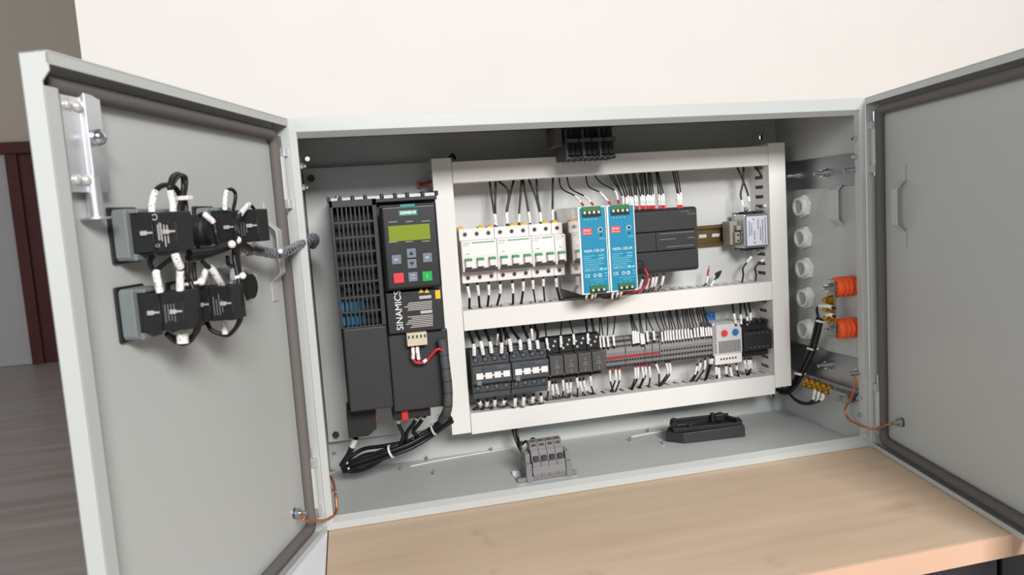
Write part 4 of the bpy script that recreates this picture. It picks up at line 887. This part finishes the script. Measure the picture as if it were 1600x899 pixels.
# earth bar
qa = atx(1258, 602, 780); qb = atx(1302, 614, 780); qc = atx(1327, 618, 780)
t = thing('earth_bar', 'brass earth bar with screws on a steel bracket low on the right inner wall', 'earth bar', (786, (qa.y+qb.y)/2, qb.z-8))
obj('bar', MB().box(775, 785, qb.y, qa.y, qb.z-5.5, qb.z+5.5), brass, t, bevel=.6)
obj('bracket', MB().box(772, 788, qc.y, qb.y-1, qb.z-8, qb.z+8).box(786, 798.3, qc.y, qc.y+14, qb.z-6, qb.z+6), steel, t, bevel=.8); obj('bracket', MB().box(785, 798.3, qa.y-12, qa.y, qb.z-5, qb.z+5), steel, t, bevel=.8)
for k in range(5):
    y = qb.y + (qa.y-qb.y)*(k+.5)/5
    b = MB(); b.lathe([(4.4, 0), (4.4, 4), (3.4, 5)], (780, y, qb.z+5.5), (0, 0, 1), 12); obj('screw', b, brass, t, smooth=40)
    b = MB(); b.lathe([(3.6, 0), (3.6, 3.5), (2.6, 4.4)], (775, y, qb.z), (-1, 0, 0), 12); obj('screw', b, brass, t, smooth=40)
b = MB(); b.lathe([(4, 0), (4, 4), (2, 5)], (772, qc.y + 9, qb.z), (-1, 0, 0), 6); obj('screw', b, steel, t)
# harness
hb = thing('wire_harness', 'black wire harness tied along the right inner wall, from busbar to duct', 'wire', atx(1262, 560, 775))
H_ = [atx(1283, 500, 755), atx(1277, 525, 765), atx(1270, 548, 775), atx(1258, 573, 780), atx(1246, 597, 780), atx(1232, 612, 770), at(1218, 612, 178)]
for off, r in (((0, 0, 0), 3.4), ((-3, 4, 2), 3.0), ((-2, -4, -1), 3.0)): obj('strand', MB().tube([q + Vector(off) for q in H_], r, 8), wirem, hb, smooth=60)
for x, y, X in ((1285, 502, 754), (1270, 545, 773), (1250, 584, 778)):
    q = atx(x, y, X); obj('cable_tie', MB().box(q.x-6.5, q.x+6.5, q.y-7.5, q.y+7.5, q.z-1.6, q.z+1.6), lwhite, hb, bevel=.8)
G = 'ends of the wire harness'
q2 = atx(1305, 482, 750)
o = wire('black wire end with a white sleeve at the middle bolt of the busbar', G, [atx(1283, 503, 753), atx(1277, 490, 750), atx(1278, 480, 748), atx(1292, 479, 748), q2], 2, (atx(1280, 479, 748), atx(1299, 480.5, 748)), sr=2.9)
wire('black wire end with a white sleeve at the lower brass bolt of the busbar', G, [atx(1284, 503, 753), atx(1289, 495, 750), atx(1296, 492, 750), atx(1305, 495, 750)], 2, (atx(1292, 493, 750), atx(1301, 494, 750)), sr=2.9)
G = 'wires of the earth bar'
for k, (x, y, xs__, ys__) in enumerate(((1274, 609, 1271, 624), (1280, 612, 1277, 627), (1287, 615, 1283, 625))):
    B = atx(x, y, 772); A_ = atx(xs__, ys__, 770)
    wire('black wire with white sleeve under the earth bar, %s from the white duct' % ORD[k], G, [at(1222, 607, 185), atx(1232, 615, 765), atx(1246, 626 + k, 765), atx(1262, 630 + k, 768), A_, B], 2.0, (A_, B), sr=2.7)
# copper earth wires to the doors
sR = RD(53.4, -9, 51.6); sL = LD(46, -9, 44)
wire('bare copper earth wire bridging from the cabinet to the right door', 'copper earth wires', [atx(1337, 585, 784), atx(1334, 612, 782), atx(1327, 627, 780), atx(1320, 641, 778), atx(1327, 656, 778), V(1340, 663, 3), V(1352, 668, -13), rpx(1368, 671, 6), rpx(1387, 664, 2), sR], 1.7, m=copper)
wire('bare copper earth wire bridging from the cabinet to the left door', 'copper earth wires', [V(512, 738, 60), V(520, 752, 40), V(524.5, 775, 22), V(526, 796, 14), V(521, 806, 2), V(508, 813, -12), lpx(490, 814, 5), lpx(473, 812, -1), sL], 1.7, m=copper)

# ------------------------------------------------------------------ switches on the left door
def switch(u, z, label, v1=34, bv=20, cw=17, brand=False):
    t = thing('panel_switch', label, 'switch', LD(u, -19, z-24), 'switches on the left door')
    obj('gasket_plate', MB(LD).box(u-cw-1.5, u+cw+1.5, -19.5, -16.5, z-23, z+22), softblack, t, bevel=1.5)
    obj('collar', MB(LD).prism([(u-cw, z-15), (u-cw+4, z-21), (u+cw-2, z-21), (u+cw, z-18), (u+cw, z+17), (u+cw-2, z+20), (u-cw+4, z+20), (u-cw, z+15)], 'y', -16.4, -4), midg, t, bevel=1.2)
    obj('collar_tab', MB(LD).box(u-cw+4, u+cw-4, -8, 4, z+16, z+19.5), midg, t, bevel=1); obj('collar_tab', MB(LD).box(u-cw+4, u+cw-4, -10, -1, z-21.5, z-16), midg, t, bevel=1)
    mid = -4 + (v1+4)*.5
    b1 = obj('contact_block', MB(LD).box(u-12, u+12, -4, mid-.3, z-15.5, z+15.5), black, t, bevel=.8)
    b2 = obj('contact_block', MB(LD).box(u-11.6, u+11.6, mid, v1, z-15.5, z+15.5), black, t, bevel=.8)
    for v, bb in ((mid-7, b1), (v1-7, b2)):
        o = obj('contact_screw', MB(LD).box(u+12, u+14.5, v-3.4, v+1.6, z-1.8, z+1.8).box(u+11.5, u+13.2, v+1.6, v+6, z-.8, z+.8), silver, bb, bevel=.4)
        obj('terminal_opening', MB(LD).box(u+11.3, u+12.3, v+4, v+7, z+8, z+14).box(u+11.3, u+12.3, v+4, v+7, z-14, z-8), softblack, bb)
    pl = MB(LD); rnd = random.Random(int(u))
    for k in range(4): v = mid + 3.5 + k*2.6; h = rnd.uniform(6, 12); pl.box(u+11.4, u+11.9, v-.4, v+.5, z-h, z+h*rnd.uniform(.3, 1))
    obj('print_line', pl, MATS['print_mid'] if brand else MATS['print_dim'], b2)
    if brand:
        pl = MB(); pl.ring(LD(u+11.4, mid+1.8, z+12), DLU, 2.6, 1.9, .5, 14); obj('emblem', pl, MATS['print_mid'], b2)
        text('CE', 'lettering', MATS['print_mid'], b2, LD(u+12, mid+2, z-10.5), 3.4, right=DLN, up=(0, 0, 1))
        text('Schneider', 'lettering', MATS['print_mid'], b2, LD(u+12, mid+5, z+1), 3.6, right=(0, 0, 1), up=-DLN)
    return t
switch(303, 390, 'black switch block with white print nearest the rod latch, in the upper row', brand=True)
switch(306, 327, 'black switch block on a grey collar, in the lower row nearest the door edge')
switch(180, 391, 'black double switch block of the upper row nearest the hinges', v1=42)
switch(236, 324, 'black switch block in the middle of the lower row', v1=38)
def lamp(u, z, v1, label, wrap):
    t = thing('pilot_lamp', label, 'lamp', LD(u, -19, z-20), None)
    m = MB(); m.lathe([(17, -19.3), (17, -10), (15, -8), (14, -8), (14, v1-6), (12.5, v1-4), (12.5, v1), (1, v1)], LD(u, 0, z), DLN, 20); obj('lamp_body', m, softblack, t, smooth=35)
    obj('collar', MB(LD).box(u-16, u+16, -19.4, -6, z-20, z+20), midg, t, bevel=2)
    m = MB(); m.ring(LD(u, v1-9, z), DLN, 14.6, 13.5, 3, 20); obj('clamp_ring', m, brass if wrap else black, t, label='yellowish ring' if wrap else None)
    if wrap:
        rnd = random.Random(4); vs = []; N = 10
        for j, v in enumerate((-19, -8, 4, v1-2)):
            for i in range(N): a = 2*math.pi*i/N; R = (22 - (j == 3)*4)*(1 + rnd.uniform(-.09, .12)); vs.append((u + R*math.cos(a), v + rnd.uniform(-2, 2)*(j > 0), z + R*math.sin(a)))
        fs = [(j*N+i, j*N+(i+1) % N, (j+1)*N+(i+1) % N, (j+1)*N+i) for j in range(3) for i in range(N)]
        obj('film_wrap', MB(LD).add(vs, fs), clearp, t, label='crumpled clear film')
lamp(246, 390, 27, 'round black pilot lamp between the two upper switch blocks', False)
lamp(164, 331, 16, 'round pilot lamp wrapped in crumpled clear film, lower row nearest the hinges', True)

# ------------------------------------------------------------------ wires on the left door
def lw(label, pts, r=1.7, sl=None, sr=2.6, grp='wires between the door switches'): # (x, y, height over the door edge plane)
    P = [lpx(x, y, v) for x, y, v in pts]
    return wire(label, grp, P, r, (lpx(*sl[0]), lpx(*sl[1])) if sl else None, sr=sr)
ZA = lambda x, y, v: (160 + x/6.424, 260 + y/6.424, v)
o = lw('black wire arching over the white-printed switch, left sleeve', [ZA(497, 470, 14), ZA(497, 400, 14), ZA(515, 300, 14), ZA(545, 235, 14), ZA(600, 195, 14), ZA(660, 190, 14), ZA(730, 215, 12), ZA(775, 290, 10), ZA(790, 380, 10), ZA(790, 460, 10)], 2.2, (ZA(500, 462, 14), ZA(528, 255, 14)), 2.8)
o = lw('black wire looping over the white-printed switch, right sleeve', [ZA(712, 470, 26), ZA(705, 370, 26), ZA(680, 250, 26), ZA(675, 190, 26), ZA(700, 110, 24), ZA(750, 78, 22), ZA(800, 100, 20), ZA(812, 180, 18), ZA(800, 300, 18), ZA(775, 400, 18), ZA(765, 470, 18)], 1.9, (ZA(714, 462, 26), ZA(678, 245, 26)), 2.8)
o = lw('inner black wire of the tied loop over the white-printed switch', [ZA(690, 240, 24), ZA(710, 170, 24), ZA(760, 100, 22), ZA(815, 95, 20), ZA(838, 130, 18), ZA(835, 220, 18), ZA(822, 300, 18), ZA(838, 380, 18), ZA(842, 470, 18)], 1.9)
q = lpx(*ZA(795, 322, 18)); obj('cable_tie', MB(LD).box(luz(q)[0]-4, luz(q)[0]+4, 10, 26, q.z-1.8, q.z+1.8), lwhite, o, bevel=.5)
ZB = lambda x, y, v: (290 + x/6.913, 280 + y/6.913, v)
lw('black wire loop over the upper switch nearest the hinges', [ZB(425, 350, 12), ZB(425, 250, 12), ZB(440, 140, 12), ZB(490, 108, 12), ZB(535, 150, 12), ZB(535, 230, 12), ZB(512, 340, 12)], 1.7, (ZB(425, 335, 12), ZB(440, 130, 12)), 2.3)
lw('white sleeved wire lying over the top of the upper switch nearest the hinges', [ZB(740, 320, 30), ZB(690, 275, 32), ZB(640, 320, 34), ZB(595, 375, 36), ZB(570, 450, 38), ZB(555, 560, 38), ZB(545, 660, 36), ZB(545, 800, 34)], 1.5, (ZB(685, 278, 32), ZB(590, 370, 36)), 2.6)
lw('thin wire running parallel over the upper switch nearest the hinges', [ZB(585, 380, 37), ZB(550, 450, 39), ZB(535, 560, 39), ZB(530, 660, 36), ZB(525, 790, 34)], 1.4)
lw('white sleeved wire on top of the round black lamp', [ZB(140, 395, 20), ZB(190, 378, 24), ZB(250, 420, 28), ZB(305, 480, 30), ZB(330, 600, 32), ZB(345, 700, 30)], 1.6, (ZB(200, 385, 24), ZB(300, 470, 30)), 2.6)
lw('black trunk wire from the round lamp to the tied knot', [ZB(40, 800, 24), ZB(150, 790, 26), ZB(280, 770, 28), ZB(400, 730, 30), ZB(500, 690, 32), ZB(560, 650, 32)], 3.2)
lw('second black trunk wire beneath the knot', [ZB(30, 850, 20), ZB(170, 830, 22), ZB(300, 790, 26), ZB(420, 750, 28), ZB(540, 690, 30), ZB(640, 720, 28), ZB(700, 760, 24)], 3.4)
lw('third black trunk wire towards the spiral wrap', [ZB(330, 780, 22), ZB(470, 730, 26), ZB(600, 730, 26), ZB(720, 755, 20), ZB(820, 770, 14)], 2.6)
kn = MB()
for x, y in ((500, 705), (560, 660)): q = lpx(*ZB(x, y, 36)); kn.ball(tuple(q), 3.6, 12)
obj('tie_knot', kn, lwhite, None, smooth=60, label='white cable tie knot clasping the black trunk wires on the left door', cat='cable tie')
ZC = lambda x, y, v: (170 + x/6.2, 400 + y/6.2, v)
lw('black wire looping down to the left sleeve of the lower edge switch', [ZC(640, 10, 20), ZC(560, 60, 18), ZC(480, 125, 16), ZC(460, 160, 16), ZC(480, 280, 16), ZC(500, 360, 16)], 1.9, (ZC(452, 140, 16), ZC(500, 352, 16)), 3.0)
lw('black wire curving from behind to the left sleeve of the lower edge switch', [ZC(420, 10, 6), ZC(398, 70, 8), ZC(425, 130, 12), ZC(450, 150, 16)], 2.0)
lw('black wire with right sleeve of the lower edge switch', [ZC(640, -20, 28), ZC(660, 60, 30), ZC(690, 130, 30), ZC(690, 250, 28), ZC(692, 360, 28)], 1.9, (ZC(688, 150, 30), ZC(694, 358, 28)), 3.0)
lw('white sleeved wire under the white-printed switch', [ZC(640, -25, 30), ZC(660, 40, 31), ZC(700, 120, 31), ZC(760, 190, 28), ZC(810, 270, 24)], 2.0, (ZC(640, -20, 30), ZC(695, 112, 31)), 3.2)
for i, (dx, v) in enumerate(((0, 24), (30, 20), (60, 16))):
    lw(['leftmost black wire of the bundle between the two rows of switches', 'middle black wire of the bundle between the two rows of switches', 'rightmost black wire of the bundle between the two rows of switches'][i], [ZC(760+dx, 60, v), ZC(770+dx, 200, v), ZC(820+dx*.6, 330, v+4), ZC(845+dx*.3, 500, v+8), ZC(850+dx*.3, 700, v+8), ZC(800, 810-i*12, v), ZC(720, 850-i*20, v-6), ZC(640, 825-i*14, v-10), ZC(560, 755, v-12)], 2.2)
q = ZC(712, 800, 14); lwm = obj('wire_marker', MB().tube([lpx(*ZC(712, 750, 22)), lpx(*ZC(718, 850, 22))], 4.6, 10, raw=True), markm, None, smooth=60, label='white marker sleeve hanging below the lower edge switch', cat='wire marker')
q = lpx(*ZC(815, 268, 26)); q2 = lpx(*ZC(895, 250, 30)); o = obj('cable_tie', MB().tube([lpx(*ZC(720, 280, 22)), q, q2], 1.4, 8), lwhite, None, smooth=60, label='white cable tie around the wires between the switch rows', cat='cable tie'); b = MB(); b.ball(tuple(q2), 3.4, 10); obj('tie_head', b, lwhite, o, smooth=60)
ZD = lambda x, y, v: (290 + x/6.2, 390 + y/6.2, v)
lw('black wire from the trunk with diagonal white sleeve to the middle lower switch', [ZD(160, 110, 24), ZD(210, 160, 26), ZD(260, 200, 28), ZD(310, 280, 28), ZD(350, 350, 26)], 2.0, (ZD(235, 178, 27), ZD(350, 350, 26)), 3.2)
lw('white sleeved wire bending left above the middle lower switch', [ZD(230, 150, 24), ZD(195, 210, 22), ZD(165, 300, 18), ZD(160, 330, 16)], 1.8, (ZD(205, 180, 22), ZD(162, 310, 17)), 2.8)
lw('wire with upright white sleeve above the middle lower switch', [ZD(405, 60, 20), ZD(415, 140, 20), ZD(450, 170, 18), ZD(462, 285, 16)], 1.8, (ZD(448, 165, 18), ZD(462, 285, 16)), 2.8)
for i, dx in enumerate((0, 18, 36)):
    lw(['left strand of the black wires falling past the middle lower switch', 'middle strand of the black wires falling past the middle lower switch', 'right strand of the black wires falling past the middle lower switch'][i], [ZD(470+dx, -20, 30), ZD(470+dx, 80, 32), ZD(495+dx*.7, 200, 34), ZD(520+dx*.4, 340, 36), ZD(525+dx*.4, 560, 36), ZD(520+dx*.3, 680, 32), ZD(480, 770, 26), ZD(410, 830, 18), ZD(320, 815, 10), ZD(245, 775, 4), ZD(205, 700, 0)], 2.0)
obj('wire_marker', MB().tube([lpx(*ZD(372, 705, 16)), lpx(*ZD(385, 820, 16))], 3.0, 10, raw=True), markm, None, smooth=60, label='white marker sleeve hanging below the middle lower switch', cat='wire marker')
o = obj('cable_tie', MB().tube([lpx(*ZD(480, 275, 34)), lpx(*ZD(550, 255, 40))], 1.6, 8, raw=True), lwhite, None, smooth=60, label='white cable tie beside the film-wrapped lamp', cat='cable tie'); b = MB(); b.ball(tuple(lpx(*ZD(553, 255, 40))), 3.2, 10); obj('tie_head', b, lwhite, o, smooth=60)
# spiral wrapped cable crossing from the door into the cabinet
sp_pts = [lpx(384, 392, 8), lpx(398, 391, 8), lpx(415, 394, 9), lpx(432, 397, 12), lpx(446, 394, 13), V(462, 386, -12), V(477, 378, 8), V(490, 371, 40), V(493, 376, 90), V(489, 384, 140)]
t = obj('spiral_cable', MB().tube(sp_pts, 5.2, 12), spiralm, None, smooth=60, label='grey spiral-wrapped cable crossing from the left door into the cabinet', cat='cable')
s2 = spline(sp_pts, 24); n = len(s2); hp = []
for i in range(n):
    T = (s2[min(i+1, n-1)] - s2[max(i-1, 0)]).normalized(); e = T.cross(Vector((0, 0, 1))).normalized(); b = T.cross(e); a = i*.95
    hp.append(s2[i] + (e*math.cos(a) + b*math.sin(a))*5.1)
obj('spiral_ridge', MB().tube(hp, .9, 6, raw=True), spiralr, t, smooth=60)
q = lpx(438, 393, 20); b = MB(); b.ball(tuple(q), 3, 10); obj('tie_head', b, lwhite, t, smooth=60)
for lab, p in (('coiled white tail of wire above the spiral cable, upper', [(382, 394), (392, 386), (398, 382), (402, 384)]), ('coiled white tail of wire above the spiral cable, lower', [(380, 398), (388, 390), (394, 388), (398, 392)])):
    o = wire(lab, 'white tails at the spiral cable', [lpx(x, y, 16) for x, y in p], 2.4, m=markm)

# ------------------------------------------------------------------ lettering to meshes, small print as stuff
bpy.context.view_layer.update(); dg = bpy.context.evaluated_depsgraph_get()
for o in [o for o in C.objects if o.type == 'FONT']:
    me = bpy.data.meshes.new_from_object(o.evaluated_get(dg)); n = bpy.data.objects.new('lettering_mesh', me); C.objects.link(n)
    n.parent = o.parent; n.matrix_local = o.matrix_local.copy(); c = o.data; nm = o.name; bpy.data.objects.remove(o); bpy.data.curves.remove(c); n.name = nm; n['kind'] = 'stuff'
for o in C.objects:
    if o.parent and o.name.split('.')[0] in ('print_line', 'opening', 'terminal_opening', 'scale_dot', 'hinge_nut', 'emblem', 'clip_hole', 'adjuster'): o['kind'] = 'stuff'
